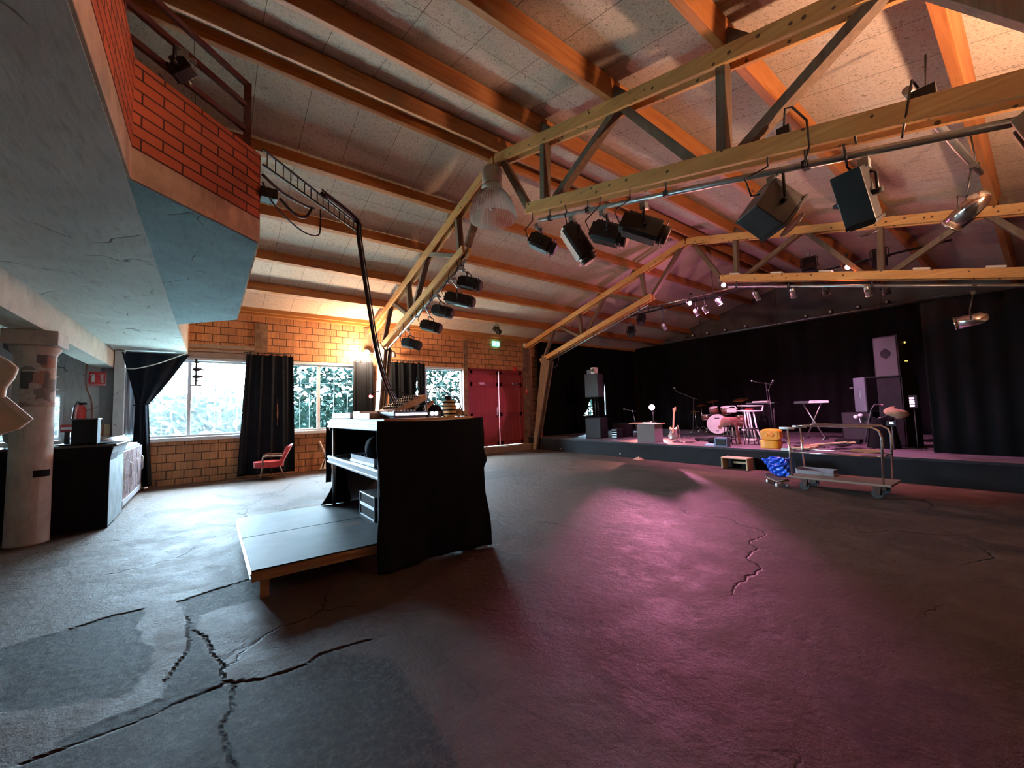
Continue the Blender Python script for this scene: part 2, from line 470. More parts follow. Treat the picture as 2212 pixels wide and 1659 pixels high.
M['glass'] = glass('window_glass', (.92, .97, .97), 0)
M['glass_hazy'] = glass('hazy_window_glass', (.95, .98, .98), .006)  # bright haze mixed into the pane itself, washing the view pale
M['lamp_glass'] = glass('lamp_dome_glass', (.62, .56, .5), .25, .12)
M['sheer'] = None
def foliage_mat(name, a, b_, c):
    m, nt, b = newmat(name)
    v = coords(nt)
    f = noise(nt, v, 5, 5, .7)
    L(nt, ramp(nt, f, [(.3, a), (.5, b_), (.68, c)]), b.inputs['Base Color'])
    b.inputs['Roughness'].default_value = .8; b.inputs['Specular IOR Level'].default_value = 0
    return m
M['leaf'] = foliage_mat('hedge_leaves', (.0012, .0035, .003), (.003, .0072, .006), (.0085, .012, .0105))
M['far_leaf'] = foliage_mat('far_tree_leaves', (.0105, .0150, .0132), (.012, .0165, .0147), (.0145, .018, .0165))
M['grass'] = foliage_mat('field_grass', (.45, .55, .46), (.55, .62, .54), (.62, .68, .6))
def sticker():
    m, nt, b = newmat('torn_posters')
    v = coords(nt, (1, 1, 1))
    vo = N(nt, 'ShaderNodeTexVoronoi', distance='CHEBYCHEV'); vo.inputs['Scale'].default_value = 7; L(nt, v, vo.inputs['Vector'])
    sp = N(nt, 'ShaderNodeSeparateColor'); L(nt, vo.outputs['Color'], sp.inputs[0])
    col = ramp(nt, sp.outputs[0], [(.2, (.05, .045, .045)), (.4, (.22, .2, .19)), (.62, (.42, .18, .12)), (.85, (.5, .42, .36))])
    col = mix(nt, col, (.04, .035, .03), math_(nt, 'MULTIPLY', noise(nt, v, 22, 4), .7))
    L(nt, col, b.inputs['Base Color']); b.inputs['Roughness'].default_value = .7
    return m
M['sticker'] = sticker()
M['poster_panel'] = None
def bottle_panel():
    m, nt, b = newmat('fridge_poster')
    v = coords(nt, (2.2, 1, 1.4))
    f = noise(nt, v, 2.2, 4, .6, 1.5)
    L(nt, ramp(nt, f, [(.3, (.01, .01, .014)), (.45, (.16, .10, .10)), (.52, (.25, .22, .23)), (.6, (.05, .03, .03)), (.75, (.22, .17, .08))]), b.inputs['Base Color'])
    b.inputs['Roughness'].default_value = .25
    return m
M['poster_panel'] = bottle_panel()
M['amber'] = emit('amber_indicator', (1, .55, .1), 1.2)
M['led_white'] = emit('lamp_white', (1, .93, .85), 40)
M['led_pink'] = emit('stage_lamp_pink', (1, .42, .72), 60)
M['led_pink_soft'] = emit('stage_lamp_pink_soft', (1, .35, .62), 9)
M['led_blue'] = emit('blue_led_display', (.25, .55, 1), 10)
M['led_red'] = emit('red_led', (1, .05, .05), 18)
M['led_violet'] = emit('violet_desk_led', (.75, .7, 1), 7)
M['exit_glow'] = emit('exit_sign_green', (.12, .75, .4), 1.2)
M['exit_white'] = emit('exit_sign_white', (.9, 1, .95), 3)
M['sign_red'] = simple('sign_red', (.52, .02, .02), .4)
M['sign_white'] = simple('sign_white', (.8, .8, .78), .4)
# lighting set-up values
WORLD = 72.0
EXPOSURE = 1.62
LAMPS = [
    (('hall_floodlight', 'SPOT', (1.25, 4.66, 2.9), (1, .57, .36), 290), dict(radius=.10, aim=(-.6, 4.9, 5.2), size=160, blend=.5)),
    (('pier_lamp', 'POINT', (-12.32, 3.74, 3.34), (1, .58, .34), 170), dict(radius=.12)),
    (('stage_lamp', 'SPOT', (-8.55, 12.66, 1.52), (1, .27, .58), 1500), dict(radius=.08, aim=(-4.6, 7.0, .0), size=19, blend=.5)),
    (('stage_lamp', 'SPOT', (-8.55, 12.66, 1.52), (1, .33, .28), 330), dict(radius=.08, aim=(-4.0, 7.2, .6), size=110, blend=.9)),
    (('stage_lamp', 'SPOT', (-6.0, 11.0, 4.5), (1, .32, .62), 1100), dict(radius=.06, aim=(-6.3, 13.2, .5), size=110, blend=.6)),
    (('stage_lamp', 'SPOT', (-5.0, 11.0, 4.72), (1, .34, .66), 1100), dict(radius=.06, aim=(-4.6, 12.8, .5), size=110, blend=.6)),
    (('stage_lamp', 'SPOT', (-2.3, 10.5, 4.25), (1, .30, .20), 520), dict(radius=.06, aim=(-1.6, 6.0, 0), size=110, blend=.9)),
    (('stage_lamp', 'POINT', (-6.05, 11.0, 4.42), (1, .3, .6), 22), dict(radius=.06)),
    (('stage_panel_lamp', 'SPOT', (-1.8, 12.22, 1.5), (1, .2, .40), 420), dict(radius=.05, aim=(-12.8, 8.1, 1.75), size=13, blend=.15)),
]
# ------------------------------------------------------------------ room shell
XW, XR, YB, YF = -12.8, 1.8, 18.2, -7.0
RX = -5.6                                   # ridge line
def zch(x): return 6.09 - .265*abs(x-RX)    # top of the truss chords
def zceil(x): return zch(x) + .265
SL = math.atan(.265)
ZS = .475                                   # stage height

def make_floor():
    X0, X1, Y0, Y1, st = -5.2, -1.6, -1.4, 1.2, .0125
    A = [(-4.56, -.81), (-4.63, -.6), (-4.63, -.41), (-4.28, -.4), (-4.06, -.38), (-3.79, -.28), (-3.53, -.28), (-3.3, -.33), (-3.31, -.45), (-3.43, -.69), (-3.54, -.88), (-4.51, -1.14)]
    B = [(-3.92, -.07), (-3.6, 0), (-3.3, .07), (-3.06, .09), (-3.07, -.08), (-3.11, -.19), (-3.32, -.19), (-3.41, -.13), (-3.63, -.09)]
    B2 = [(-3.11, -.19), (-3.03, .09), (-2.92, .13), (-2.97, -.17), (-2.97, -.35), (-2.95, -.51), (-3.02, -.56), (-3.08, -.37)]
    Cc = [(-4.59, -.18), (-4.67, .05), (-4.77, .36), (-4.22, .38), (-4.2, .08), (-4.16, -.04), (-3.78, -.04), (-3.81, -.08), (-4.22, -.11)]
    D = [(-2.97, .66), (-2.91, .41), (-2.94, .27), (-3.0, .12), (-2.97, -.17), (-2.92, -.5), (-2.9, -.8), (-1.5, -.9), (-1.5, .9), (-2.6, .95)]
    lines = [[(-3.22, .1), (-3.05, .1), (-2.95, .15), (-2.74, .12), (-2.62, .08), (-2.46, .09), (-2.29, .11), (-2.0, .1)],
             [(-2.93, -.65), (-2.94, -.51), (-2.97, -.17), (-3.03, .09), (-2.93, .26), (-2.91, .41), (-2.97, .63), (-2.93, .92)],
             [(-4.56, -.81), (-4.63, -.6), (-4.63, -.41)], [(-4.59, -.18), (-4.67, .05), (-4.77, .36)], [(-4.22, -.11), (-3.93, -.08), (-3.63, -.09), (-3.42, -.14), (-3.29, -.19)], [(-3.92, -.05), (-3.6, .02), (-3.3, .09), (-3.05, .1)]]
    def segd(p, a, b):
        ax, ay = a; bx, by = b; t = ((p[0]-ax)*(bx-ax)+(p[1]-ay)*(by-ay))/((bx-ax)**2+(by-ay)**2); t = min(1, max(0, t))
        return math.hypot(p[0]-ax-(bx-ax)*t, p[1]-ay-(by-ay)*t)
    def sd(p, poly):           # signed distance, positive inside
        ins = False; d = 9
        for i in range(len(poly)):
            a, b = poly[i], poly[i-1]
            d = min(d, segd(p, a, b))
            if (a[1] > p[1]) != (b[1] > p[1]) and p[0] < (b[0]-a[0])*(p[1]-a[1])/(b[1]-a[1])+a[0]: ins = not ins
        return d if ins else -d
    from mathutils import noise as NZ
    nx, ny = round((X1-X0)/st), round((Y1-Y0)/st)
    mb = MB(); vs = []; col = []
    for i in range(nx+1):
        for j in range(ny+1):
            x, y = X0+st*i, Y0+st*j
            n1 = NZ.noise((x*5, y*5, 3)); n2 = NZ.noise((x*19, y*19, 7)); n3 = NZ.noise((x*23, y*23, 1.5))
            q = (x+.03*n1+.012*n2, y+.03*NZ.noise((x*5, y*5, 9))+.012*n3)
            w = max(sd(q, P_) for P_ in (A, B, B2, Cc)); w = min(1, max(0, .5+w/.03))
            dd = min(1, max(0, .5+sd(q, D)/.04)); w = max(w, .62*dd)
            c = 0
            for k, ln in enumerate(lines):
                d = min(segd(q, ln[m], ln[m+1]) for m in range(len(ln)-1)); wd = (.008 if k < 2 else .006)*(1+.8*n2)
                c = max(c, .85*min(1, max(0, 1.5-d/wd)))
            e = min(1, min(i, nx-i, j, ny-j)/8)
            col.append((w*e, c*e, e, 1)); vs.append((x, y, e*(-.006*w-.008*c+.0035*w*n2)))
    fs = [(i*(ny+1)+j, (i+1)*(ny+1)+j, (i+1)*(ny+1)+j+1, i*(ny+1)+j+1) for i in range(nx) for j in range(ny)]
    mb.add(vs, fs, True)
    FX0, FX1, FY0, FY1 = -13.6, 2.4, -7.4, 18.6
    for a, b, c_, d in ((FX0, FX1, FY0, Y0), (FX0, FX1, Y1, FY1), (FX0, X0, Y0, Y1), (X1, FX1, Y0, Y1)): mb.add([(a, c_, 0), (b, c_, 0), (b, d, 0), (a, d, 0)], [(0, 1, 2, 3)])
    mb.box((-5.6, 5.6, -.12), (16, 26, .16))
    me = bpy.data.meshes.new('floor'); me.from_pydata([tuple(v) for v in mb.v], [], mb.f)
    for p, sm in zip(me.polygons, mb.sm): p.use_smooth = sm
    at = me.color_attributes.new('wear', 'FLOAT_COLOR', 'POINT')
    for i, c in enumerate(col): at.data[i].color = c
    for i in range(len(col), len(mb.v)): at.data[i].color = (0, 0, 0, 1)
    me.materials.append(M['floor']); o = bpy.data.objects.new('floor', me); C.objects.link(o)
    tag(o, 'worn bare concrete floor of the hall', 'floor', None, 'structure')
make_floor()

def wall_x(name, x0, x1, y0, y1, z1, ops, mat, label):
    mb = MB(); ys = y0
    xc, xs = (x0+x1)/2, abs(x1-x0)
    for (a, b, lo, hi) in sorted(ops):
        if a > ys: mb.box((xc, (ys+a)/2, z1/2), (xs, a-ys, z1))
        if lo > 0: mb.box((xc, (a+b)/2, lo/2), (xs, b-a, lo))
        mb.box((xc, (a+b)/2, (hi+z1)/2), (xs, b-a, z1-hi))
        ys = b
    if ys < y1: mb.box((xc, (ys+y1)/2, z1/2), (xs, y1-ys, z1))
    return struct(name, mb, mat, label, 'wall')
W1, W2, W3 = (-1.62, .96, 1.13, 3.05), (1.72, 3.62, 1.15, 3.07), (4.75, 7.44, 1.15, 3.11)
W4 = (-3.5, -2.56, 1.2, 2.17)
W5 = (12.9, 15.4, 1.2, 3.0)
DO = (7.62, 10.2, .0, 3.16)
wall_x('wall_left', XW-.3, XW, -1.73, YB, 4.62, [W1, W2, W3, W5, DO], M['brick'], 'hollow clay block wall with the windows and red doors')
wall_x('wall_bar', XW-.3, XW, YF, -1.73, 4.62, [W4], M['white_plaster'], 'white plastered wall behind the bar under the balcony')
mb = MB(); mb.box((XR+.15, 5.6, 2.4), (.3, 25.8, 4.8)); struct('wall_right', mb, M['brick'], 'block wall on the right side of the hall', 'wall')
mb = MB(); mb.box((-5.5, YB+.15, 3.2), (15.2, .3, 6.4)); struct('wall_back', mb, M['stage_black'], 'black painted gable wall behind the stage', 'wall')
mb = MB(); mb.box((-5.5, YF-.15, 3.2), (15.2, .3, 6.4)); struct('wall_front', mb, M['white_plaster'], 'plastered wall at the bar end of the hall', 'wall')
mb = MB(); mb.box((-5.6, YB-.012, 5.2), (14.2, .02, 3.4)); struct('trim_1', mb, M['soffit_dark'] if 'soffit_dark' in M else simple('gable_grey', (.10, .097, .095), .9, 0, .2, 2, .1), 'grey upper gable above the black stage curtain', 'gable cladding')
for nm, xa, xb, lb in (('ceiling_left', XW-.3, RX, 'wood wool board roof slope on the window side'), ('ceiling_right', RX, XR+.3, 'wood wool board roof slope on the right side')):
    mb = MB(); mb.prism([(xa, YF-.3, zceil(xa)), (xb, YF-.3, zceil(xb)), (xb, YF-.3, zceil(xb)+.12), (xa, YF-.3, zceil(xa)+.12)], (0, YB-YF+.6, 0))
    struct(nm, mb, M['panel'], lb, 'ceiling')
# wall plates (eaves beams)
mb = MB(); mb.box((XW+.11, 5.6, 4.5), (.22, 25, .21)); mb.box((XW+.05, 5.6, 4.36), (.14, 25, .07))
struct('trim_2', mb, M['plate'], 'orange timber wall plate running along the top of the block wall', 'beam')
# cement piers, lintel over window one, skirting course
for i, (a, b, lo, hi, lb) in enumerate(((.94, 1.25, 3.32, 4.13, 'cement patched pier above the middle curtain'), (3.86, 4.3, 0, 4.3, 'cement pier behind the foot of the near truss'),
        (7.44, 7.61, 0, 4.2, 'cement pier between third window and red doors'), (10.22, 10.62, 0, 4.3, 'cement pier at the corner of the stage'))):
    mb = MB(); mb.box((XW+.012, (a+b)/2, (lo+hi)/2), (.03, b-a, hi-lo))
    struct('trim_%d' % (i+3), mb, M['pier'], lb, 'pier')
mb = MB(); mb.box((XW+.02, .17, 3.18), (.05, 1.55, .14)); mb.box((XW+.03, .17, 3.3), (.07, 1.55, .06)); mb.box((XW+.015, .17, 3.42), (.04, 1.55, .1))
struct('trim_7', mb, simple('weathered_lintel', (.30, .25, .21), .8, 0, .2, 6, .2), 'weathered grey lintel board above the first window', 'lintel')
mb = MB(); mb.box((XW+.02, -1.85, 2.2), (.06, .25, 1.9)); struct('trim_8', mb, M['grey_paint'], 'dark grey painted strip of wall carrying the red sign', 'wall panel')
mb = MB(); mb.box((XW+.1, -1.645, 1.58), (.2, .17, 3.18)); struct('trim_9', mb, M['white_plaster'], 'white plaster post between bar and windows', 'post')
mb = MB(); mb.box((XW+.16, 8.95, .11), (.44, 2.9, .22)); struct('trim_10', mb, concrete('step_concrete', (.26, .19, .14), .3, 4, .4, .9, False), 'low concrete step below the red doors', 'step')

# ------------------------------------------------------------------ windows
def make_window(idx, op, mids, vt, vb, zs_, label, glassm, sill=True):
    y0, y1, z0, z1 = op
    t = thing('window_%d' % idx, label, 'window', (XW, (y0+y1)/2, z0)); t['kind'] = 'structure'
    mb = MB(); x = XW-.13; w = .055
    for (c, s) in (((x, (y0+y1)/2, z1-w/2), (.09, y1-y0, w)), ((x, (y0+y1)/2, z0+w/2), (.09, y1-y0, w)), ((x, y0+w/2, (z0+z1)/2), (.09, w, z1-z0)), ((x, y1-w/2, (z0+z1)/2), (.09, w, z1-z0))):
        mb.box(c, s)
    for m_ in mids: mb.box((x, m_, (z0+z1)/2), (.1, .075, z1-z0))
    # inner reveal lining, flush with the wall face
    mb.box((XW-.03, (y0+y1)/2, z1+.025), (.1, y1-y0+.1, .07)); mb.box((XW-.03, y1+.01, (z0+z1)/2), (.1, .06, z1-z0)); mb.box((XW-.03, y0-.01, (z0+z1)/2), (.1, .06, z1-z0))
    obj('window_frame', mb, M['white_frame'], t, bevel=.004)
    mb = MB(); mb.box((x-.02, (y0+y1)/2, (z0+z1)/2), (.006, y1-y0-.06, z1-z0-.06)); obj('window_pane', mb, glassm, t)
    mb = MB(); xo = XW-.24
    for z in zs_: mb.tube([(xo, y0, z), (xo, y1, z)], .009, 6)
    zt = zs_[-1]
    for v in vt: mb.tube([(xo, v, zt), (xo, v, z1)], .011, 6)
    for v in vb: mb.tube([(xo, v, z0), (xo, v, zt)], .009, 6)
    obj('window_grille', mb, M['grille'], t)
    if sill:
        mb = MB(); mb.box((XW-.06, (y0+y1)/2, z0-.045), (.3, y1-y0+.06, .09)); obj('window_sill', mb, M['white_frame'], t, bevel=.006)
    return t
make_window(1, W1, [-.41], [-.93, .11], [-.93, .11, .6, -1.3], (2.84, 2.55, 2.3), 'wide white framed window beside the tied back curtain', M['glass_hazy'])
make_window(2, W2, [2.57], [2.12, 3.03], [2.1, 3.02, 3.42, 2.35], (2.84, 2.52, 2.23), 'white framed window right of the middle black curtain', M['glass'])
make_window(3, W3, [5.98], [6.45, 5.3], [6.45, 6.9, 5.4], (2.82, 2.52, 2.22), 'white framed window next to the red doors', M['glass'])
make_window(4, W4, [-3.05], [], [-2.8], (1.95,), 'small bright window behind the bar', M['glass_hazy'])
make_window(5, W5, [14.1], [13.5, 14.8], [13.3, 14.6], (2.6, 2.2), 'window glimpsed through the slits in the stage side drape', M['glass'], False)

# ------------------------------------------------------------------ red doors
def door_leaf(name, y0, y1, label, closer_y):
    t = thing(name, label, 'door', (XW, (y0+y1)/2, .22)); t['kind'] = 'structure'
    mb = MB(); mb.box((XW-.06, (y0+y1)/2, 1.68), (.06, y1-y0, 2.9)); obj('door_panel', mb, M['door'], t)
    mb = MB(); x = XW-.02
    for z in (.32, 1.42, 2.58, 3.06): mb.box((x, (y0+y1)/2, z), (.03, y1-y0-.04, .16))
    for y in (y0+.07, y1-.07): mb.box((x, y, 1.68), (.03, .12, 2.86))
    obj('door_rail', mb, M['door_frame'], t, bevel=.006)
    mb = MB(); mb.box((x+.05, closer_y, 2.62), (.06, .24, .05)); mb.bar((x+.06, closer_y-.1, 2.58), (x+.06, closer_y+.3, 2.55), .015, .02)
    obj('door_closer', mb, M['alu'], t, bevel=.004)
    return t
d1 = door_leaf('door_1', 7.68, 9.0, 'red plank door leaf nearer the windows, lit pink', 8.2)
mb = MB(); mb.tube([(XW+.03, 8.9, 1.45), (XW+.06, 8.9, 1.5), (XW+.06, 8.9, 1.72), (XW+.03, 8.9, 1.77)], .014, 8); mb.box((XW+.0, 8.9, 1.55), (.02, .05, .3)); obj('door_handle', mb, M['alu'], d1)
door_leaf('door_2', 9.03, 10.16, 'red plank door leaf nearer the stage, in shade', 9.75)
mb = MB(); mb.box((XW-.03, 7.65, 1.68), (.1, .07, 2.94)); mb.box((XW-.03, 10.18, 1.68), (.1, .06, 2.94)); mb.box((XW-.03, 8.9, 3.14), (.1, 2.56, .07))
struct('trim_11', mb, M['door_frame'], 'dark red frame around the pair of doors', 'door frame')

# ------------------------------------------------------------------ purlins (roof timbers)
def purlin(x, label, w=.1, h=.22):
    s = 1 if x < RX else -1
    zb = zch(x)
    R = Matrix.Rotation(-SL*s, 3, 'Y')
    t = MB(); c = V((x, 5.6, zb)) + R @ V((0, 0, h/2+.012))
    t.box(c, (w, 25.2, h), R)
    o = obj('roof_purlin', t, M['purlin'], bevel=.006)
    return tag(o, label, 'roof beam', 'timber purlins under the roof boards')
PL = [(-7.15, 'orange timber purlin, first below the ridge pair on the window slope'), (-8.55, 'orange timber purlin, second below the ridge on the window slope'),
      (-9.95, 'orange timber purlin, third below the ridge on the window slope'), (-11.25, 'lowest orange timber purlin on the window slope, just above the wall plate')]
PRR = [(-4.42, 'orange timber purlin, first below the ridge pair on the stage-right slope'), (-3.06, 'orange timber purlin, second below the ridge on the stage-right slope'),
      (-1.70, 'orange timber purlin, third below the ridge on the stage-right slope'), (-.32, 'brightest orange timber purlin at the upper right with the grey pipe beside it'), (1.05, 'orange timber purlin lowest on the right slope')]
for x, lb in PL+PRR: purlin(x, lb)
purlin(RX-.14, 'ridge purlin on the window side, left of the narrow dark gap', .07)
purlin(RX+.14, 'ridge purlin on the right side of the narrow dark gap', .07)

# ------------------------------------------------------------------ timber trusses
OFL, OFR = .92, 1.04
def make_truss(y, label):
    t = thing('roof_truss', label, 'truss', (RX, y, zch(RX)), 0, 'three pinned timber trusses')
    xl, xr = XW+.35, XR-.35
    def chord(xa, za, xb, zb, h=.165):
        mb = MB()
        for dy in (-.075, .075): mb.bar((xa, y+dy, za-h/2), (xb, y+dy, zb-h/2), .05, h)
        obj('chord', mb, M['chord'], t, bevel=.004)
    chord(xl-.2, zch(xl-.2), RX-.02, zch(RX)); chord(RX+.02, zch(RX), xr+.2, zch(xr+.2))
    llo = lambda x: zch(x)-OFL
    rlo = lambda x: zch(x)-OFR
    chord(-11.75, llo(-11.75), -6.75, llo(-6.75), .16); chord(-4.75, rlo(-4.75), .75, rlo(.75), .16)
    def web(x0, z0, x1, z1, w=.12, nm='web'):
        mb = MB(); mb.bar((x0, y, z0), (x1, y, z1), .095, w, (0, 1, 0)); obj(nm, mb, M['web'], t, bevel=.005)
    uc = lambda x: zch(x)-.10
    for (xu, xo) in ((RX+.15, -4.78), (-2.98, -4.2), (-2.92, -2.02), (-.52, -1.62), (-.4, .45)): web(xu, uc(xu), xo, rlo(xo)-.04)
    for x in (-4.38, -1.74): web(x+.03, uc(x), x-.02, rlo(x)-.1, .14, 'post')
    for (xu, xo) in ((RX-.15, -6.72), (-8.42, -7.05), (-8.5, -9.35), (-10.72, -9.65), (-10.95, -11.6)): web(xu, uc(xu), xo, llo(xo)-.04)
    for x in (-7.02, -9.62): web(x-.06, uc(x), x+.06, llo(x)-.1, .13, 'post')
    # inclined legs
    for sgn, x0, x1, z1 in ((1, -11.35, -12.3, 3.42), (-1, .15, 1.1, 3.3)):
        mb = MB(); w = .30*sgn
        for dy in (-.09, .09):
            mb.prism([(x0-w*.9, y+dy-.025, z1+.25), (x0+w*.55, y+dy-.025, z1-.05), (x1+w*.42, y+dy-.025, 0), (x1-w*.1, y+dy-.025, 0)], (0, .05, 0))
        obj('leg', mb, M['leg_wood'], t, bevel=.004)
        mb = MB(); mb.bar((x0-w*.1, y, z1), (x1+w*.18, y, .02), .06, .1, (0, 1, 0)); obj('leg_core', mb, M['web'], t)
    for x in (-7.15, -8.55, -9.95, -11.25, -4.42, -3.06, -1.70, -.32):
        s = -1 if x < RX else 1                                # cleats on the downhill side of each purlin
        mb = MB(); a = x+.07*s; b = a+.22*s
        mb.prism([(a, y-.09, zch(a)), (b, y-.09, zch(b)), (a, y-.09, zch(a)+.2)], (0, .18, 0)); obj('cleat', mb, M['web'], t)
    return t
make_truss(4.05, 'near timber truss carrying the large black spotlights across the hall')
make_truss(10.35, 'far timber truss above the front edge of the stage')

# lighting bars below the lower chords
def lbar(pts, label, mat, r=.025, name='lighting_bar', grp='pipes that carry stage lights', hangers=()):
    t = thing(name, label, 'pipe', pts[0], 0, grp)
    mb = MB(); mb.tube(pts, r, 12); obj('pipe', mb, mat, t)
    for a, b in hangers:
        mb = MB(); mb.tube([a, b], .009, 6); mb.box(b, (.05, .07, .07)); obj('hanger', mb, M['steel_dark'], t)
    return t
def zbr(x): return zch(x)-OFR-.28
def zbl(x): return zch(x)-OFL-.27
def hng(xs, y, zf, top): return [((x, y, zf(x)+top), (x, y, zf(x))) for x in xs]
lbar([(-4.55, 4.05, zbr(-4.55)), (.9, 4.05, zbr(.9))], 'grey lighting pipe under the right half of the near truss', M['galv'], .03, hangers=hng((-4.3, -3.55, -2.4, -1.1, .2), 4.05, zbr, .14))
lbar([(-6.8, 4.05, zbl(-6.8)), (-11.4, 4.05, zbl(-11.4))], 'steel lighting pipe under the sloping left half of the near truss', M['galv'], .03, hangers=hng((-6.95, -7.6, -8.4, -9.2, -10.3), 4.05, zbl, .13))
lbar([(-4.6, 10.33, zbr(-4.6)), (.9, 10.33, zbr(.9))], 'pale lighting pipe under the right half of the far truss', M['galv'], .03, hangers=hng((-4.4, -3.3, -1.9, -.6), 10.33, zbr, .14))
lbar([(-6.9, 10.33, zbl(-6.9)), (-11.5, 10.33, zbl(-11.5))], 'lighting pipe under the left half of the far truss', M['galv'], .022, hangers=hng((-7.2, -9, -10.8), 10.33, zbl, .13))
lbar([(-8.05, 11.2, 4.72), (-4.66, 11.2, 4.68)], 'shiny pale pipe crossing under the roof above the stage left', M['chrome'], .028, hangers=[((-7.6, 11.2, 5.6), (-7.6, 11.2, 4.72)), ((-5.4, 11.2, 5.9), (-5.4, 11.2, 4.69))])
lbar([(-11.7, 5.9, 4.73), (-11.7, 9.6, 4.79)], 'thin black pipe hung from the roof along the block wall', M['black'], .022, hangers=[((-11.3, 6.7, 4.66), (-11.7, 6.7, 4.75)), ((-11.3, 8.9, 4.66), (-11.7, 8.9, 4.79))])
lbar([(-.52, 4.6, 4.12), (-.3, 7.6, 4.33)], 'grey steel pipe slung below the brightest purlin at upper right', M['galv'], .035, hangers=[((-.45, 5.2, 4.7), (-.48, 5.2, 4.16)), ((-.33, 7.3, 4.7), (-.31, 7.3, 4.31))])
lbar([(-10.9, 17.3, 4.56), (-1.1, 17.3, 4.58)], 'long pipe along the top of the black backdrop curtain', M['galv'], .028, hangers=[((-9, 17.3, 5.4), (-9, 17.3, 4.57)), ((-6, 17.3, 6.1), (-6, 17.3, 4.57)), ((-3, 17.3, 5.5), (-3, 17.3, 4.58))])
lbar([(-9.6, 12.9, 5.05), (-1.0, 12.9, 5.0)], 'dark pipe above the middle of the stage', M['black'], .025, hangers=[((-8.6, 12.9, 5.5), (-8.6, 12.9, 5.05)), ((-2.2, 12.9, 5.2), (-2.2, 12.9, 5.0))])

# ------------------------------------------------------------------ balcony over the bar
P1, P2, P3, P4 = (-3.62, -.47), (-4.34, .33), (-7.98, .33), (-8.86, -.47)
ZB0, ZB1, ZB2 = 3.185, 3.41, 4.05
bal = thing('balcony', 'brick fronted concrete balcony overhead on the left with a blue painted bay', 'balcony', (-5.6, -.47, ZB0)); bal['kind'] = 'structure'
mb = MB(); mb.box(((XW+XR)/2, (YF-.47)/2, (ZB0+ZB1)/2), (XR-XW, -.47-YF, ZB1-ZB0)); obj('balcony_slab', mb, M['soffit'], bal)
mb = MB(); mb.prism([(*p, ZB0) for p in (P1, P2, P3, P4)], (0, 0, ZB1-ZB0)); obj('balcony_bay', mb, M['soffit_blue'], bal)
def edge(a, b, z0, z1, th, out, nm, mat):
    a = V((*a, z0)); b = V((*b, z0)); d = (b-a).normalized(); n = V((d.y, -d.x, 0))*out
    mb = MB(); mb.prism([a+n*.02, b+n*.02, b-n*th, a-n*th], (0, 0, z1-z0)); obj(nm, mb, mat, bal, bevel=.004)
M['brick_x'] = M['brick_red_x']
E0 = (XR, -.47)
for a, b, m_ in ((E0, P1, 'brick_x'), (P1, P2, 'brick_red'), (P2, P3, 'brick_x'), (P3, P4, 'brick_red')):
    o_ = 1
    edge(a, b, ZB0+.004, ZB1, .0, o_, 'slab_edge', M['raw_concrete'])
    edge(a, b, ZB1, ZB2, .11, o_, 'brick_parapet', M[m_])
edge(P4, (XW, -.47), ZB0+.004, 3.96, .1, 1, 'plain_parapet', M['raw_concrete'])
rail = thing('balcony_railing', 'maroon steel railing with three sloping-looking bars on the balcony', 'railing', (P2[0], P2[1], ZB2))
q1, q2 = V((P1[0]-.05, P1[1]-.08, ZB2)), V((P2[0]-.02, P2[1]-.09, ZB2))
for q, w in ((q1, .07), (q2, .06), (q2+V((-.09, .0, 0)), .05), (V((-.9, -.55, ZB2)), .06)):
    mb = MB(); mb.box(q+V((0, 0, .33)), (w, w, .68)); obj('rail_post', mb, M['rust_paint'], rail)
for z in (.21, .45, .66):
    mb = MB(); mb.bar(q1+V((0, 0, z)), q2+V((0, 0, z)), .035, .045); mb.bar(q1+V((0, 0, z)), V((-.9, -.55, ZB2+z)), .035, .045); obj('rail_bar', mb, M['rust_paint'], rail)
mb = MB(); mb.box(((XW+XR)/2, -1.91, 2.985), (XR-XW, .32, .4)); struct('trim_12', mb, M['raw_concrete'] if False else concrete('beam_concrete', (.46, .45, .39), .2, 3, .4, .85, False), 'concrete beam under the balcony resting on the column', 'beam')
pil = thing('concrete_column', 'round concrete column with torn posters in front of the bar', 'column', (-8.14, -1.88, 0)); pil['kind'] = 'structure'
PM = Matrix.Translation((-8.14, -1.88, 0))
mb = MB(); mb.lathe([(.205, 0), (.2, .02), (.19, 2.45), (.205, 2.5), (.23, 2.53), (.235, 2.58), (.2, 2.6)], PM, 32); obj('shaft', mb, M['pillar'], pil)
mb = MB(); mb.box((-8.14, -1.88, 2.69), (.52, .5, .19)); mb.box((-8.14, -1.88, 2.605), (.44, .42, .03)); obj('capital', mb, M['pillar'], pil, bevel=.01)
def wrap(a0, a1, z0, z1, r, fn=None):
    m_ = MB()
    m_.sheet(lambda u, v: (-8.14+r*cos(a0+(a1-a0)*u), -1.88+r*sin(a0+(a1-a0)*u), z0+(z1-z0)*v + (0 if fn is None else fn(u, v))), 14, 8)
    return m_
obj('poster', wrap(radians(-25), radians(85), 1.78, 2.28, .2, lambda u, v: .03*sin(9*u)*v), M['sticker'], pil)
obj('sticker', wrap(radians(15), radians(75), 2.3, 2.47, .199), M['sticker'], pil)
obj('sticker', wrap(radians(20), radians(70), .86, .95, .2055), M['black_matte'], pil)
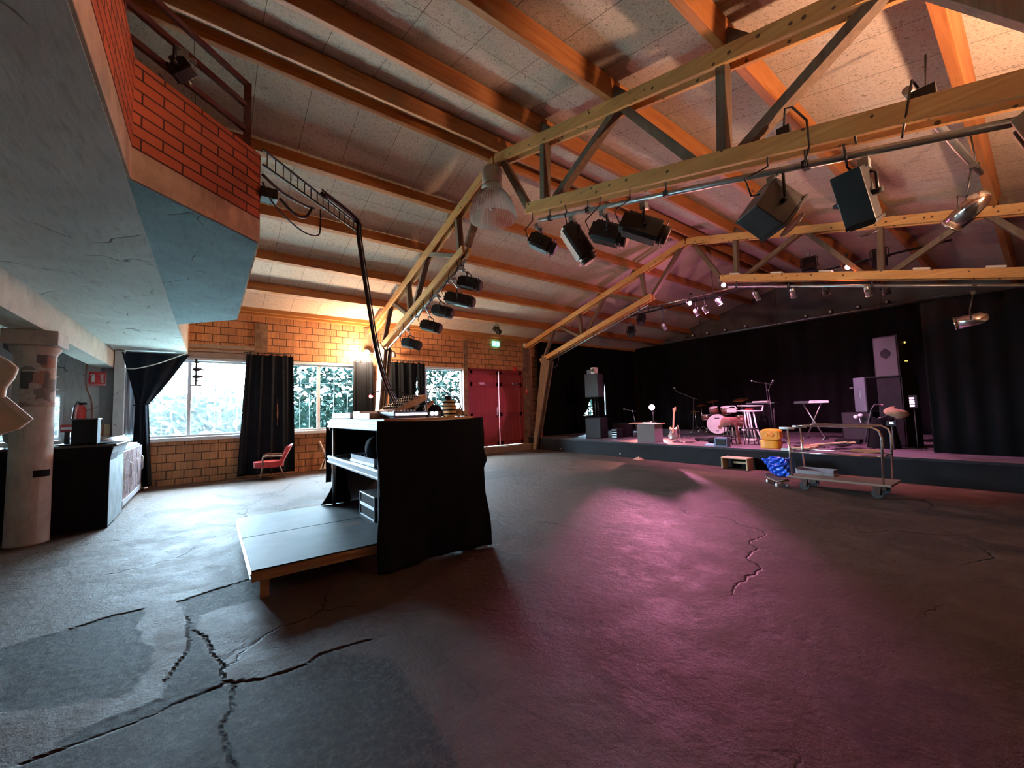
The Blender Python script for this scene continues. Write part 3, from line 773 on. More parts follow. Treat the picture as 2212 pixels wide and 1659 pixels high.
# ------------------------------------------------------------------ spotlights
def frame_of(A):
    A = V(A).normalized(); s_ = A.cross(V((0, 0, 1)))
    if s_.length < .05: s_ = V((1, 0, 0))
    s_.normalize(); return A, s_, s_.cross(A)
def spotlight(name, label, hang, c, A, Lh=.4, w=.24, h=.24, kind='profile', group='black theatre spotlights on the near truss', cable=True, lensmat=None, gel=None, mat='black'):
    """theatre lantern: boxy ribbed housing, lens barrel, yoke, clamp"""
    hang, c = V(hang), V(c); A, s_, u = frame_of(A)
    R = Matrix((A, s_, u)).transposed()
    t = thing(name, label, 'spotlight', hang, 0, group)
    mb = MB(); k = .28
    prof = [(-w/2, -h/2*(1-k)), (-w/2*(1-k), -h/2), (w/2*(1-k), -h/2), (w/2, -h/2*(1-k)), (w/2, h/2*(1-k)), (w/2*(1-k), h/2), (-w/2*(1-k), h/2), (-w/2, h/2*(1-k))]
    back = c - A*Lh/2
    if kind == 'flood':
        prof = [(-w/2, -h/2), (w/2, -h/2), (w/2, h/2*.6), (w/2*.85, h/2), (-w/2*.85, h/2), (-w/2, h/2*.6)]
    mb.prism([back + s_*a + u*b for a, b in prof], A*Lh)
    for i in range(3):                                     # cooling fins
        q = back + A*(Lh*(.18+.2*i)); mb.box(q + u*(h/2+.008), (.012, w*.7, .02), R)
    if kind == 'profile':
        mb.box(back - A*.02, (.06, w*.72, h*.72), R)
    obj('housing', mb, M[mat], t, bevel=.006)
    front = c + A*Lh/2
    mb = MB()
    if kind == 'flood':
        mb.box(front + A*.012, (.025, w*1.03, h*1.03), R); mb.box(front + A*.03 - u*h*.1, (.014, w*.86, h*.6), R)
    else:
        mb.tube([front - A*.01, front + A*.10], [min(w, h)*.46, min(w, h)*.44], 20)
        mb.box(front + A*.05, (.012, w*1.02, h*1.02), R)
    obj('lens_barrel', mb, M[mat], t, bevel=.003)
    mb = MB(); mb.tube([front + A*.101, front + A*.108], min(w, h)*.37, 20); obj('lens', mb, lensmat or M['steel_dark'], t)
    mb = MB(); piv = c + A*.02; yo = w/2 + .03
    top = piv + V((0, 0, h/2 + .09)); mid = top
    sd = V((s_.x, s_.y, 0)).normalized()
    pts = [piv - sd*yo, top - sd*yo + V((0, 0, -.03)), top - sd*(yo-.03), top + sd*(yo-.03), top + sd*yo + V((0, 0, -.03)), piv + sd*yo]
    mb.tube(pts, .012, 8); mb.cyl(piv - sd*(yo+.03), piv - sd*(w/2-.01), .022, n=10); mb.cyl(piv + sd*(w/2-.01), piv + sd*(yo+.03), .022, n=10)
    obj('yoke', mb, M['black'], t)
    mb = MB(); mb.tube([mid, hang + V((0, 0, -.04))], .016, 8); mb.box(hang, (.07, .08, .08)); mb.box(hang + V((.0, .06, -.01)), (.03, .05, .03)); obj('clamp', mb, M['galv'] if kind != 'can' else M['black'], t, bevel=.004)
    if cable:
        b0 = back + u*h*.2; top_ = hang + V((random.uniform(-.15, .15), -.06, .36))
        mb = MB(); mb.tube([b0, b0 - A*.1 + V((0, 0, -.08)), b0 - A*.16 + V((0, 0, .05)), b0*.45 + top_*.55 + V((.04, -.04, -.05)), top_, top_ + V((.06, .1, .03))], .009, 6); obj('power_cable', mb, M['black'], t)
    if gel:
        mb = MB(); mb.box(back + A*.03 + u*(h/2+.02), (.05, .07, .012), R); obj('colour_tag', mb, gel, t)
    return t
blue_tag = simple('blue_tape', (.03, .16, .32), .5)
Y0 = 4.05
NS = [(-4.58, (-4.6, 4.12, 4.16), (.62, .6, -.5), .3, .24, .22, 'small black spotlight, leftmost under the right half of the near truss'),
      (-3.85, (-3.84, 4.12, 3.9), (.30, .42, -.86), .46, .25, .25, 'long black profile spotlight pointing steeply down, second on the right bar'),
      (-3.30, (-3.3, 4.12, 3.82), (.80, .5, -.42), .34, .25, .25, 'boxy black spotlight with open rear vents, third on the right bar'),
      (-2.69, (-2.78, 4.12, 3.69), (.72, .58, -.45), .42, .25, .26, 'large grey-topped black spotlight, fourth on the right bar')]
for x, c, A, l, w, h, lb in NS:
    spotlight('theatre_spotlight', lb, (x, Y0, zbr(x)-.088), c, A, l, w, h, gel=blue_tag if l in (.3, .42) else None)
spotlight('flood_spotlight', 'big square black flood lantern hanging alone below the near truss', (-1.36, Y0, zbr(-1.36)-.088), (-1.42, 4.1, 3.34), (.48, .62, -.62), .3, .34, .34, 'flood')
spotlight('narrow_spotlight', 'tall narrow black lantern with wing handles hanging near the upper right', (-.73, Y0, zbr(-.73)-.088), (-.80, 4.1, 3.18), (.08, .45, -.89), .42, .2, .17, 'flood')
LS = [(-6.95, (-6.86, 4.15, 4.14), 'topmost black spotlight on the sloping left bar', .34), (-7.35, (-7.28, 4.15, 3.91), 'longest black spotlight on the sloping left bar, second from top', .5),
      (-8.05, (-8.06, 4.15, 3.83), 'black spotlight third from top on the sloping left bar', .34), (-8.62, (-8.66, 4.15, 3.6), 'black spotlight fourth from top on the sloping left bar', .36), (-9.75, (-9.82, 4.15, 3.36), 'lowest black spotlight on the sloping left bar, near the truss foot', .36)]
for x, c, lb, l in LS:
    spotlight('theatre_spotlight', lb, (x, Y0, zbl(x)-.088), c, (.75, .62, -.28), l, .24, .24)
spotlight('theatre_spotlight', 'small black spotlight on the thin pipe beside the block wall', (-11.7, 8.15, 4.69), (-11.7, 8.2, 4.46), (.75, .2, -.62), .2, .18, .18, group='single lamps about the hall', cable=False)
def parcan(name, label, hang, c, A, r, l, mat, group, glow=None, lens=None):
    hang, c = V(hang), V(c); A, s_, u = frame_of(A)
    t = thing(name, label, 'spotlight', hang, 0, group)
    a, b = c - A*l/2, c + A*l/2
    mb = MB(); mb.tube([a - A*r*.35, a - A*r*.2, a, a + A*l*.15, b], [r*.35, r*.62, r*.72, r, r], 20); obj('can', mb, mat, t)
    mb = MB(); mb.tube([b, b + A*.02], r*1.08, 20); obj('rim', mb, mat, t)
    mb = MB(); mb.tube([b + A*.012, b + A*.024], r*.86, 20); obj('lens', mb, lens or M['steel_dark'], t)
    mb = MB(); top = V((c.x, c.y, c.z)) + V((0, 0, r+.06)); sd = V((s_.x, s_.y, 0)).normalized(); yo = r+.02
    mb.tube([c - sd*yo, top - sd*yo, top + sd*yo, c + sd*yo], .01, 6); mb.tube([top, hang], .012, 6); mb.box(hang, (.05, .06, .06)); obj('yoke', mb, M['black'] if mat is not M['chrome'] else M['steel_dark'], t)
    return t
parcan('hanging_par_can', 'polished silver par can hanging tilted at the upper right', (-.33, 7.0, 4.22), (-.40, 7.0, 3.72), (-.72, .38, -.55), .105, .36, M['chrome'], 'polished silver par cans')
parcan('hanging_par_can', 'polished silver par can lying level in front of the dark stage curtain at right', (-.62, 10.2, 3.3), (-.67, 10.1, 2.83), (-.98, -.05, -.12), .105, .34, M['chrome'], 'polished silver par cans')
mb = MB(); mb.tube([(-.62, 10.3, zbr(-.62)-.045), (-.62, 10.2, 3.34)], .014, 6); o = obj('drop_pole', mb, M['steel_dark']); tag(o, 'thin dark drop pole holding the level silver par can', 'pole')
PC = [(-3.98, 4.12, (.1, .7, -.7)), (-3.24, 4.0, (-.1, .6, -.75)), (-1.98, 3.72, (.05, .5, -.85))]
for i, (x, z, A) in enumerate(PC):
    parcan('hanging_par_can', ('small silver can first from left', 'small silver can second from left', 'small silver can third from left')[i]+' under the right half of the far truss', (x, 10.33, zbr(x)-.092), (x, 10.36, z), A, .055, .2, M['galv'], 'small cans under the far truss')
for i, (x, z) in enumerate(((-2.66, 3.9), (-1.72, 3.68))):
    parcan('hanging_par_can', ('small black can between the silver ones', 'small black can right of the silver ones')[i]+' under the far truss', (x, 10.33, zbr(x)-.092), (x, 10.4, z), (0, .6, -.8), .06, .16, M['black'], 'small cans under the far truss')
CC = [(-5.28, 4.4, 'silver-black can highest on the short stage pipe'), (-5.66, 4.25, 'pink lit can of the close pair under the stage pipe, right one'), (-5.92, 4.24, 'pink lit can of the close pair under the stage pipe, left one'), (-6.98, 4.02, 'small dark can low at the left end of the stage pipe')]
for x, z, lb in CC:
    parcan('hanging_par_can', lb, (x, 11.2, 4.625), (x, 11.22, z), (.25, .5, -.8), .06, .18, M['galv'], 'small cans on the stage pipe')
for i, (x, y, z, lb) in enumerate(((-6.02, 11.05, 4.52, 'glowing pink stage lamp below the left part of the stage pipe'), (-5.05, 11.05, 4.79, 'glowing pink stage lamp above the right end of the stage pipe'), (-2.33, 10.6, 4.36, 'glowing violet stage lamp seen through the web of the far truss'))):
    t = parcan('hanging_stage_lamp', lb, (x, y+.1, z+.28), (x, y, z), (.5, -.75, -.35), .06, .14, M['black'], 'lit pink stage lamps', lens=M['led_pink'])
for x, z, lb, w in ((-3.5, 5.12, 'large black lantern on the dark pipe behind the far truss', .3), (-2.13, 4.9, 'black lantern half hidden by the far truss post', .26)):
    spotlight('stage_spotlight', lb, (x, 12.5, z+.3), (x, 12.5, z), (.1, -.5, -.85), .34, w, w, 'flood', group='black lanterns above the stage', cable=False)
for x, z, lb in ((-8.75, 5.1, 'black lantern seen behind the left half of the far truss'), (-8.45, 4.66, 'dark lantern hanging lowest left above the stage'), (-8.9, 4.3, 'broad dark lantern with barn doors above the stage left')):
    spotlight('stage_spotlight', lb, (x, 12.2, z+.3), (x, 12.2, z), (.3, -.6, -.7), .3, .24, .24, 'flood', group='black lanterns above the stage', cable=False)
for i, x in enumerate((-9.28, -8.62, -7.88, -7.08, -5.02, -4.3, -3.55, -2.84)):
    t = thing('clip_lamp', 'small clip lamp on the backdrop pipe, ' + ('first', 'second', 'third', 'fourth', 'fifth', 'sixth', 'seventh', 'last')[i] + ' from the left', 'lamp', (x, 17.3, 4.58), 0, 'clip lamps along the backdrop pipe')
    mb = MB(); mb.ball((x, 17.22, 4.66), .075, n=12); mb.tube([(x+.02, 17.24, 4.6), (x+.03, 17.22, 4.64)], .02, 6); obj('shade', mb, M['black'], t)
    mb = MB(); mb.ball((x-.01, 17.15, 4.665), .042, n=10); obj('bulb', mb, M['white'], t)

# high bay glass lamp at the apex of the near truss
t = thing('bay_lamp', 'large ribbed glass bell lamp, unlit, hanging at the peak of the near truss', 'lamp', (-5.66, 3.95, 5.85))
B = Matrix.Translation((-5.66, 3.95, 0))
mb = MB(); mb.lathe([(.02, 5.86), (.17, 5.85), (.18, 5.8), (.18, 5.58), (.16, 5.56)], B, 28); mb.tube([(-5.66, 3.95, 5.85), (-5.66, 4.0, 6.02)], .015, 8); obj('ballast_housing', mb, simple('lamp_housing', (.42, .36, .31), .45, .2), t)
mb = MB(); mb.lathe([(.16, 5.56), (.19, 5.53), (.19, 5.47), (.15, 5.45)], B, 28); obj('collar', mb, simple('lamp_collar', (.45, .5, .45), .4, .2), t)
mb = MB(); pr = [(.15, 5.46), (.24, 5.40), (.33, 5.28), (.39, 5.12), (.42, 4.99), (.41, 4.93)]
mb.lathe(pr, B, 64, caps=False)
for j in range(48):
    th = 2*pi*j/48
    mb.tube([(-5.66+r*cos(th), 3.95+r*sin(th), z) for r, z in pr[1:]], .004, 4)
obj('glass_bell', mb, M['lamp_glass'], t)
mb = MB(); mb.lathe([(.03, 5.46), (.04, 5.36), (.075, 5.26), (.08, 5.18), (.05, 5.12), (.0, 5.1)], B, 18); obj('bulb', mb, simple('bulb_glass', (.8, .78, .74), .15), t)

# twin flood lamps on the pier behind the truss foot
t = thing('twin_floodlight', 'pair of small floodlights on the pier behind the near truss foot, left one lit', 'lamp', (XW+.05, 4.25, 3.45))
mb = MB(); mb.box((XW+.1, 4.28, 3.45), (.1, .3, .12)); mb.tube([(XW+.15, 3.9, 3.48), (XW+.12, 4.28, 3.48), (XW+.15, 4.66, 3.48)], .015, 8); obj('bracket', mb, M['white'], t, bevel=.008)
for y in (3.86, 4.68):
    mb = MB(); mb.lathe([(.03, -.1), (.07, -.06), (.1, .02), (.11, .04)], Matrix.Translation((XW+.25, y, 3.46)) @ Matrix.Rotation(radians(80), 4, 'Y'), 20); ld = obj('lamp_head', mb, M['steel_dark'], t)
    mb = MB(); mb.ball((XW+.31, y, 3.455), .085, (.45, 1, 1), 16); obj('lamp_face', mb, M['led_white'] if y < 4 else M['white'], ld)

# exit sign, red sign, alarm devices
t = thing('exit_sign', 'green and white running figure exit sign lit above the red doors', 'sign', (XW+.05, 8.88, 4.17))
mb = MB(); mb.box((XW+.04, 8.88, 4.17), (.08, .3, .19)); obj('sign_box', mb, M['exit_glow'], t, bevel=.006)
mb = MB(); xf = XW+.083
for s, y in ((1, 8.81), (-1, 8.96)):
    mb.ball((xf, y, 4.225), .02, (.2, 1, 1), 10); mb.bar((xf, y, 4.2), (xf, y-.02*s, 4.15), .03, .006, (1, 0, 0)); mb.bar((xf, y-.02*s, 4.15), (xf, y-.05*s, 4.1), .016, .006, (1, 0, 0)); mb.bar((xf, y-.02*s, 4.15), (xf, y+.02*s, 4.11), .016, .006, (1, 0, 0)); mb.bar((xf, y-.04*s, 4.19), (xf, y+.04*s, 4.18), .014, .006, (1, 0, 0))
obj('running_figures', mb, M['exit_white'], t)
t = thing('fire_sign', 'red sign with white extinguisher and flames on the dark wall strip', 'sign', (XW+.06, -2.02, 2.53))
xs = XW+.062; mb = MB(); mb.box((xs, -2.02, 2.53), (.012, .3, .33)); obj('sign_plate', mb, M['sign_red'], t)
mb = MB(); xs += .01
mb.box((xs, -2.08, 2.52), (.006, .05, .14)); mb.box((xs, -2.08, 2.61), (.006, .025, .03)); mb.bar((xs, -2.13, 2.6), (xs, -2.08, 2.63), .006, .014, (0, 0, 1)); mb.bar((xs, -2.08, 2.63), (xs, -2.05, 2.6), .006, .01, (0, 0, 1))
for k in range(5):
    y0 = -1.9; z = 2.44+.04*k
    mb.tube([(xs, y0, z), (xs, y0-.035, z+.012), (xs, y0-.06, z+.04), (xs, y0-.085, z+.045)], [.010, .009, .006, .003], 6)
mb.box((xs, -2.02, 2.405), (.006, .28, .008)); mb.box((xs, -2.02, 2.685), (.006, .28, .006)); mb.box((xs, -2.02, 2.375), (.006, .28, .006)); mb.box((xs, -2.16, 2.53), (.006, .006, .31)); mb.box((xs, -1.88, 2.53), (.006, .006, .31))
obj('pictogram', mb, M['sign_white'], t)
t = thing('alarm_dome', 'white alarm dome high on the pier at the stage corner', 'alarm', (XW+.05, 10.35, 4.22)); mb = MB(); mb.ball((XW+.07, 10.35, 4.22), .09, n=16); mb.cyl((XW, 10.35, 4.22), (XW+.05, 10.35, 4.22), .1, n=18); obj('dome', mb, M['white'], t)
t = thing('alarm_bell', 'red alarm bell above the shaded door leaf', 'alarm', (XW+.04, 9.8, 3.24)); mb = MB(); mb.cyl((XW, 9.8, 3.22), (XW+.09, 9.8, 3.22), .1, .07, 20); obj('bell', mb, M['red_paint'], t)
t = thing('notice_sign', 'small red fire notice on the pier right of the red doors', 'sign', (XW+.03, 10.34, 2.32)); mb = MB(); mb.box((XW+.04, 10.36, 2.32), (.02, .14, .2)); obj('plate', mb, M['red_paint'], t); mb = MB(); mb.box((XW+.053, 10.36, 2.34), (.006, .02, .12)); obj('mark', mb, M['sign_white'], t)
t = thing('alarm_button', 'tiny red alarm button low on the pier beside the stage', 'button', (XW+.03, 10.36, 1.5)); mb = MB(); mb.box((XW+.045, 10.36, 1.5), (.04, .09, .06)); obj('case', mb, M['red_paint'], t, bevel=.006)
t = thing('fire_extinguisher', 'red fire extinguisher standing on the stage edge by the truss foot', 'extinguisher', (-12.25, 10.62, ZS))
EM = Matrix.Translation((-12.25, 10.62, ZS)); mb = MB(); mb.lathe([(.07, 0), (.075, .02), (.075, .36), (.05, .42), (.02, .44)], EM, 18); obj('cylinder', mb, M['red_paint'], t); mb = MB(); mb.tube([(-12.25, 10.62, ZS+.44), (-12.2, 10.6, ZS+.5), (-12.14, 10.58, ZS+.3)], .012, 6); obj('hose', mb, M['black'], t)
t = thing('mounted_fire_extinguisher', 'red fire extinguisher hung on the white wall behind the bar', 'extinguisher', (XW+.12, -2.24, 1.5))
EM = Matrix.Translation((XW+.12, -2.24, 1.5)); mb = MB(); mb.lathe([(.075, 0), (.08, .02), (.08, .36), (.05, .42), (.02, .44)], EM, 18); obj('cylinder', mb, M['red_paint'], t); mb = MB(); mb.tube([(XW+.12, -2.24, 1.94), (XW+.18, -2.28, 2.02), (XW+.2, -2.33, 1.9), (XW+.16, -2.36, 1.6)], .014, 6); mb.box((XW+.1, -2.22, 1.97), (.04, .12, .05)); obj('hose', mb, M['black'], t)

# ------------------------------------------------------------------ cables
def cable(name, label, pts, r=.011, mat=None, group='loose cables around the balcony corner'):
    P_ = [V(p) for p in pts]; out = []
    for i in range(len(P_)-1):
        p0 = P_[max(i-1, 0)]; p1 = P_[i]; p2 = P_[i+1]; p3 = P_[min(i+2, len(P_)-1)]
        for k in range(6):
            s = k/6
            out.append(.5*((2*p1) + (p2-p0)*s + (2*p0-5*p1+4*p2-p3)*s*s + (3*p1-p0-3*p2+p3)*s**3))
    out.append(P_[-1])
    mb = MB(); mb.tube(out, r, 7); o = obj(name, mb, mat or M['black'])
    return tag(o, label, 'cable', group)
t = thing('cable_ladder', 'black wire cable ladder reaching out from the balcony corner', 'cable tray', (-4.32, .34, 4.0))
a0, a1 = V((-4.24, .36, 3.98)), V((-5.27, 1.49, 4.0)); up = V((0, 0, .075))
mb = MB(); mb.bar(a0-up, a1-up*.55, .014, .02); mb.bar(a0+up, a1+up*.75, .014, .02); obj('side_rail', mb, M['black'], t)
mb = MB()
for k in range(15):
    q = a0.lerp(a1, (k+.5)/15); mb = MB(); mb.tube([q-up, q+up], .006, 5); obj('rung', mb, M['black'], t)
for k, off in enumerate(((0, 0, 0), (.036, .0, .022), (-.045, .045, .03))):
    o3 = V(off)
    cable('drop_cable', 'black cable strand %s from the tray end to the mixing desk' % ('leftmost', 'second', 'third', 'last')[k] if k else 'thick black cable bundle dropping from the tray to the mixing desk',
          [a0.lerp(a1, .55)+up*1.3+o3, a1+up*1.2+o3, a1+V((.0, .03, -.15))+o3*1.3, V((-5.36, 1.66, 3.1))+o3*1.4, V((-5.46, 1.8, 2.45))+o3*1.4, V((-5.7, 2.02, 1.98))+o3*1.5, V((-5.98, 2.32, 1.6))+o3*1.5], .02 if k == 0 else .010, group='cables dropping to the mixing desk')
cable('hanging_cable', 'black cable loop hanging lowest under the cable tray', [(-4.26, .36, 3.75), (-4.27, .46, 3.56), (-4.5, .72, 3.47), (-4.68, .92, 3.53), (-4.76, .96, 3.72), (-4.76, .96, 3.87)], .008)
cable('hanging_cable', 'thick black cable curving level from the parapet into the tray', [(-4.26, .36, 3.82), (-4.45, .55, 3.79), (-4.66, .78, 3.82), (-4.78, .9, 3.87)], .014)
cable('hanging_cable', 'middle black cable drooping from the small box to the tray', [(-4.4, .52, 3.70), (-4.52, .66, 3.64), (-4.62, .78, 3.67), (-4.7, .86, 3.82)], .014)
t = thing('junction_box', 'small black box fixed outside the balcony corner', 'box', (-4.4, .42, 3.65)); mb = MB(); mb.box((-4.36, .42, 3.68), (.14, .14, .1)); obj('case', mb, M['black'], t, bevel=.006); mb = MB(); mb.box((-4.40, .495, 3.68), (.02, .015, .07)); obj('label_tab', mb, M['white'], t)
spotlight('clamp_spotlight', 'small black lamp clamped to the lower balcony rail', (-3.76, -.21, 4.31), (-3.75, -.2, 4.2), (-.3, -.6, -.5), .12, .1, .1, 'flood', group='single lamps about the hall', cable=False)
cable('hanging_rope', 'thin white cord sagging below the balcony edge by the first window', [(-12.45, -1.6, 2.76), (-12.3, -1.35, 2.74), (-12.3, -1.0, 2.86), (-12.35, -.7, 3.02), (-12.4, -.45, 3.17)], .012, M['rope'])
cable('wall_cable', 'black cable lying along the wall plate under the roof', [(-12.54, .4, 4.62), (-12.5, 1.2, 4.58), (-12.54, 2.1, 4.62), (-12.5, 3.1, 4.59), (-12.54, 5.5, 4.63), (-12.5, 6.6, 4.56), (-12.54, 7.8, 4.62), (-12.5, 9.6, 4.6)], .014)
cable('wall_cable', 'pale cable loop hanging from the far truss by the black drape', [(-11.1, 10.2, 3.44), (-11.05, 10.2, 3.2), (-10.9, 10.2, 3.12), (-10.7, 10.2, 3.2), (-10.6, 10.2, 3.68)], .01, M['steel_dark'])
for i, x in enumerate((-4.4, -3.5, -2.6, -1.2, -.35)):     # white wedges on the far lower chord
    mb = MB(); mb.box((x, 10.3, zch(x)-OFR+.02), (.22, .14, .035), Matrix.Rotation(SL, 3, 'Y')); o = obj('wood_offcut', mb, M['paper'])
    tag(o, 'pale offcut lying on the far lower chord, %s from the left' % ('first', 'second', 'third', 'fourth', 'fifth')[i], 'offcut', 'pale offcuts on the far truss')
t = thing('connector_box', 'small black connector block above the large flood lantern', 'box', (-1.33, 4.05, 3.97)); mb = MB(); mb.box((-1.24, 4.05, zch(-1.24)-OFR+.05), (.1, .07, .1)); obj('case', mb, M['black'], t); mb = MB(); mb.tube([(-1.24, 4.05, zch(-1.24)-OFR+.1), (-1.2, 3.98, 4.12), (-1.13, 3.92, 4.06), (-1.02, 3.86, 3.85), (-1.0, 3.8, 3.6), (-1.04, 3.8, 3.45)], .009, 6); obj('lead', mb, M['black'], t)
t = thing('connector_box', 'small black connector block on the chord at the upper right corner', 'box', (-.42, 4.05, 3.75)); mb = MB(); mb.box((-.38, 4.05, zch(-.38)-OFR+.05), (.13, .08, .09)); obj('case', mb, M['black'], t); mb = MB(); mb.tube([(-.4, 4.02, zch(-.4)-OFR+.1), (-.42, 3.96, 3.82), (-.46, 3.95, 3.6), (-.5, 3.98, 3.44)], .008, 6); obj('lead', mb, M['black'], t)
# ------------------------------------------------------------------ window curtains
def hang_curtain(name, label, x, y0, y1, z0, z1, folds, amp, flare=0, slits=(), grp='black window curtains', eyelets=7):
    """hanging cloth with folds; slits = (y, z0, z1, half width) torn openings"""
    t = thing(name, label, 'curtain', (x, (y0+y1)/2, z0), 0, grp)
    ph = random.random()*6
    def P(u, v):                 # u along y, v up
        f = 1 - v
        yy = y0 + (y1-y0)*u
        yy += flare*f*(u-.75)
        dx = amp*(.45+.55*f)*(sin(2*pi*folds*u+ph)+.5*sin(2*pi*folds*2.3*u+ph*2+1.5*v))
        sag = -.02*(sin(pi*u*(eyelets-1))**2)*(v**8)
        return V((x+dx, yy, z0+(z1-z0)*v+sag))
    nu, nv = 96, 48
    mb = MB(); vs = [P(i/nu, j/nv) for i in range(nu+1) for j in range(nv+1)]
    fs = []
    for i in range(nu):
        for j in range(nv):
            q = P((i+.5)/nu, (j+.5)/nv); hole = False
            for (sy, s0, s1, hw) in slits:
                if s0 < q.z < s1:
                    k = 1-abs((q.z-(s0+s1)/2)/((s1-s0)/2))**3
                    if abs(q.y-sy) < max(hw*k, (y1-y0)/nu*.51): hole = True
            if not hole: fs.append((i*(nv+1)+j, (i+1)*(nv+1)+j, (i+1)*(nv+1)+j+1, i*(nv+1)+j+1))
    mb.add(vs, fs, True)
    o = obj('cloth', mb, M['curtain'], t)
    sd = o.modifiers.new('solid', 'SOLIDIFY'); sd.thickness = .006
    for k in range(eyelets):
        yy = y0+(y1-y0)*(k+.5)/eyelets; mb = MB()
        mb.tube([(x-.02, yy, z1-.03), (x, yy+.02, z1+.05), (x+.02, yy, z1-.02)], .012, 5); obj('tie', mb, M['curtain'], t)
    return t
XC = XW+.18
hang_curtain('window_curtain', 'wide black curtain behind the red armchair, between first and second windows', XC, .76, 1.86, .06, 3.25, 4, .035, .22, [(1.49, 1.34, 2.06, .014), (1.64, 2.7, 2.85, .008)])
hang_curtain('window_curtain', 'narrow black curtain between second window and truss foot', XC, 3.48, 4.08, .3, 3.2, 3, .03, .05, grp='black window curtains', eyelets=4)
hang_curtain('window_curtain', 'black curtain right of the truss foot, left of the third window', XC, 4.6, 5.84, .3, 3.24, 4, .03, .0, [(5.54, 1.5, 2.76, .03)])
t = thing('tied_curtain', 'black curtain tied back into a triangle at the far left window', 'curtain', (XC, -1.2, .05), 0, 'black window curtains')
def tied(u, v):
    # top edge spread from y -1.62 to -.42, gathered at z 1.95, hanging to the floor
    k = max(0, (v-.6)/.4) if v > .6 else 0
    yc0, yc1 = -1.36, -1.14
    if v > .6:
        e = k**1.15
        ya = yc0 + (-1.62-yc0)*e; yb = yc1 + (-.42-yc1)*(k**1.5*.35+k*.65)
    else:
        f = 1-v/.6; ya = yc0-.06*f; yb = yc1+.1*f
    z = .05 + (1.93-.05)*(v/.6) if v <= .6 else 1.93 + (3.14-1.93)*k
    z -= .10*sin(pi*k)*u if v > .6 else 0
    x = XC + .03*sin(u*17+v*2) + .05*sin(pi*u)*(1-abs(v-.6))
    return (x, ya+(yb-ya)*u, z)
mb = MB(); mb.sheet(tied, 40, 60); o = obj('cloth', mb, M['curtain'], t); o.modifiers.new('solid', 'SOLIDIFY').thickness = .006
mb = MB(); mb.tube([(XC+.01+.06*cos(a), -1.25+.14*sin(a), 1.94+.02*sin(a)) for a in [2*pi*i/16 for i in range(16)]], .014, 6, closed=True); obj('tie_back', mb, M['curtain'], t)
def sheer_mat():
    m, nt, b = newmat('striped_sheer')
    v = coords(nt, (1, 26, .5)); f = noise(nt, v, 1, 3)
    L(nt, ramp(nt, f, [(.38, (.12, .12, .125)), (.6, (.5, .52, .53))]), b.inputs['Base Color']); b.inputs['Roughness'].default_value = .8
    return m
t = thing('striped_curtain', 'grey and white striped cloth panel hanging left of the tied back curtain', 'cloth', (XC+.02, -1.5, 1.3))
mb = MB(); mb.sheet(lambda u, v: (XW+.04+.012*sin(u*20), -1.56+(.24+.02*v)*u-.02, 1.25+v*(1.66-.25*u)), 24, 12, .004, (1, 0, 0)); obj('cloth', mb, sheer_mat(), t)
for (a, b, z, lb) in ((-1.66, -.4, 3.155, 'thin curtain rail under the balcony edge at the far left'), (.7, 2.0, 3.30, 'thin curtain rod above the middle black curtain'), (4.5, 7.5, 3.30, 'thin curtain rod over the third window')):
    t = thing('curtain_rod', lb, 'rod', (XC, a, z), 0, 'curtain rods'); mb = MB(); mb.tube([(XC-.09, a, z), (XC-.09, b, z)], .012, 8); obj('rod', mb, M['steel_dark'], t)
    mb = MB(); mb.bar((XW, a+.15, z), (XC-.09, a+.15, z), .02, .02); obj('bracket', mb, M['steel_dark'], t); mb = MB(); mb.bar((XW, b-.15, z), (XC-.09, b-.15, z), .02, .02); obj('bracket', mb, M['steel_dark'], t)
t = thing('bird_mobile', 'hanging string of dark wooden birds in the first window', 'ornament', (XW+.1, -.28, 3.05))
mb = MB(); mb.tube([(XW+.1, -.28, 3.07), (XW+.1, -.28, 2.4)], .022, 6); mb.box((XW+.1, -.27, 2.4), (.06, .22, .035)); obj('string', mb, M['black'], t)
for z, s in ((2.98, .6), (2.8, 1), (2.62, 1), (2.52, .5)):
    mb = MB(); mb.ball((XW+.1, -.27, z), .062*s, (.6, 1.6, .8), 10); mb.prism([(XW+.09, -.27+.07*s, z), (XW+.09, -.27+.2*s, z-.045*s), (XW+.09, -.27+.07*s, z+.06*s)], (.02, 0, 0)); obj('bird', mb, M['black'], t)

# ------------------------------------------------------------------ bar
t = thing('bar_counter', 'black fronted bar counter with a grey side panel', 'bar', (-8.6, -1.5, 0))
mb = MB(); mb.box((-8.7, -3.4, .5), (.56, 4.46, 1.0)); mb.prism([(-8.42, -1.17, .97), (-8.37, -1.13, 1.19), (-9.0, -1.13, 1.19), (-8.98, -1.17, .97)], (0, -4.46, 0)); obj('front_panel', mb, M['black_matte'], t, bevel=.006)
mb = MB(); mb.box((-9.1, -1.5, .5), (1.15, .62, 1.0)); obj('bar_body', mb, M['black_matte'], t)
mb = MB(); mb.box((-9.03, -1.178, .52), (1.2, .02, .98)); mb.prism([(-8.42, -1.17, 1.01), (-9.62, -1.17, 1.01), (-9.62, -1.12, 1.19), (-8.37, -1.12, 1.19)], (0, -.02, 0)); obj('side_panel', mb, simple('grey_weathered_panel', (.13, .16, .17), .6, 0, .3, 5, .2, spec=.2), t)
mb = MB(); mb.box((-9.02, -1.48, 1.21), (1.32, .78, .035)); mb.box((-8.69, -3.5, 1.21), (.64, 4.6, .035)); obj('counter_top', mb, simple('dark_counter_top', (.05, .05, .055), .25), t, bevel=.008)
t = thing('bar_fridge', 'long low fridge with picture covered glass doors at the end of the bar', 'fridge', (-10.9, -1.5, 0))
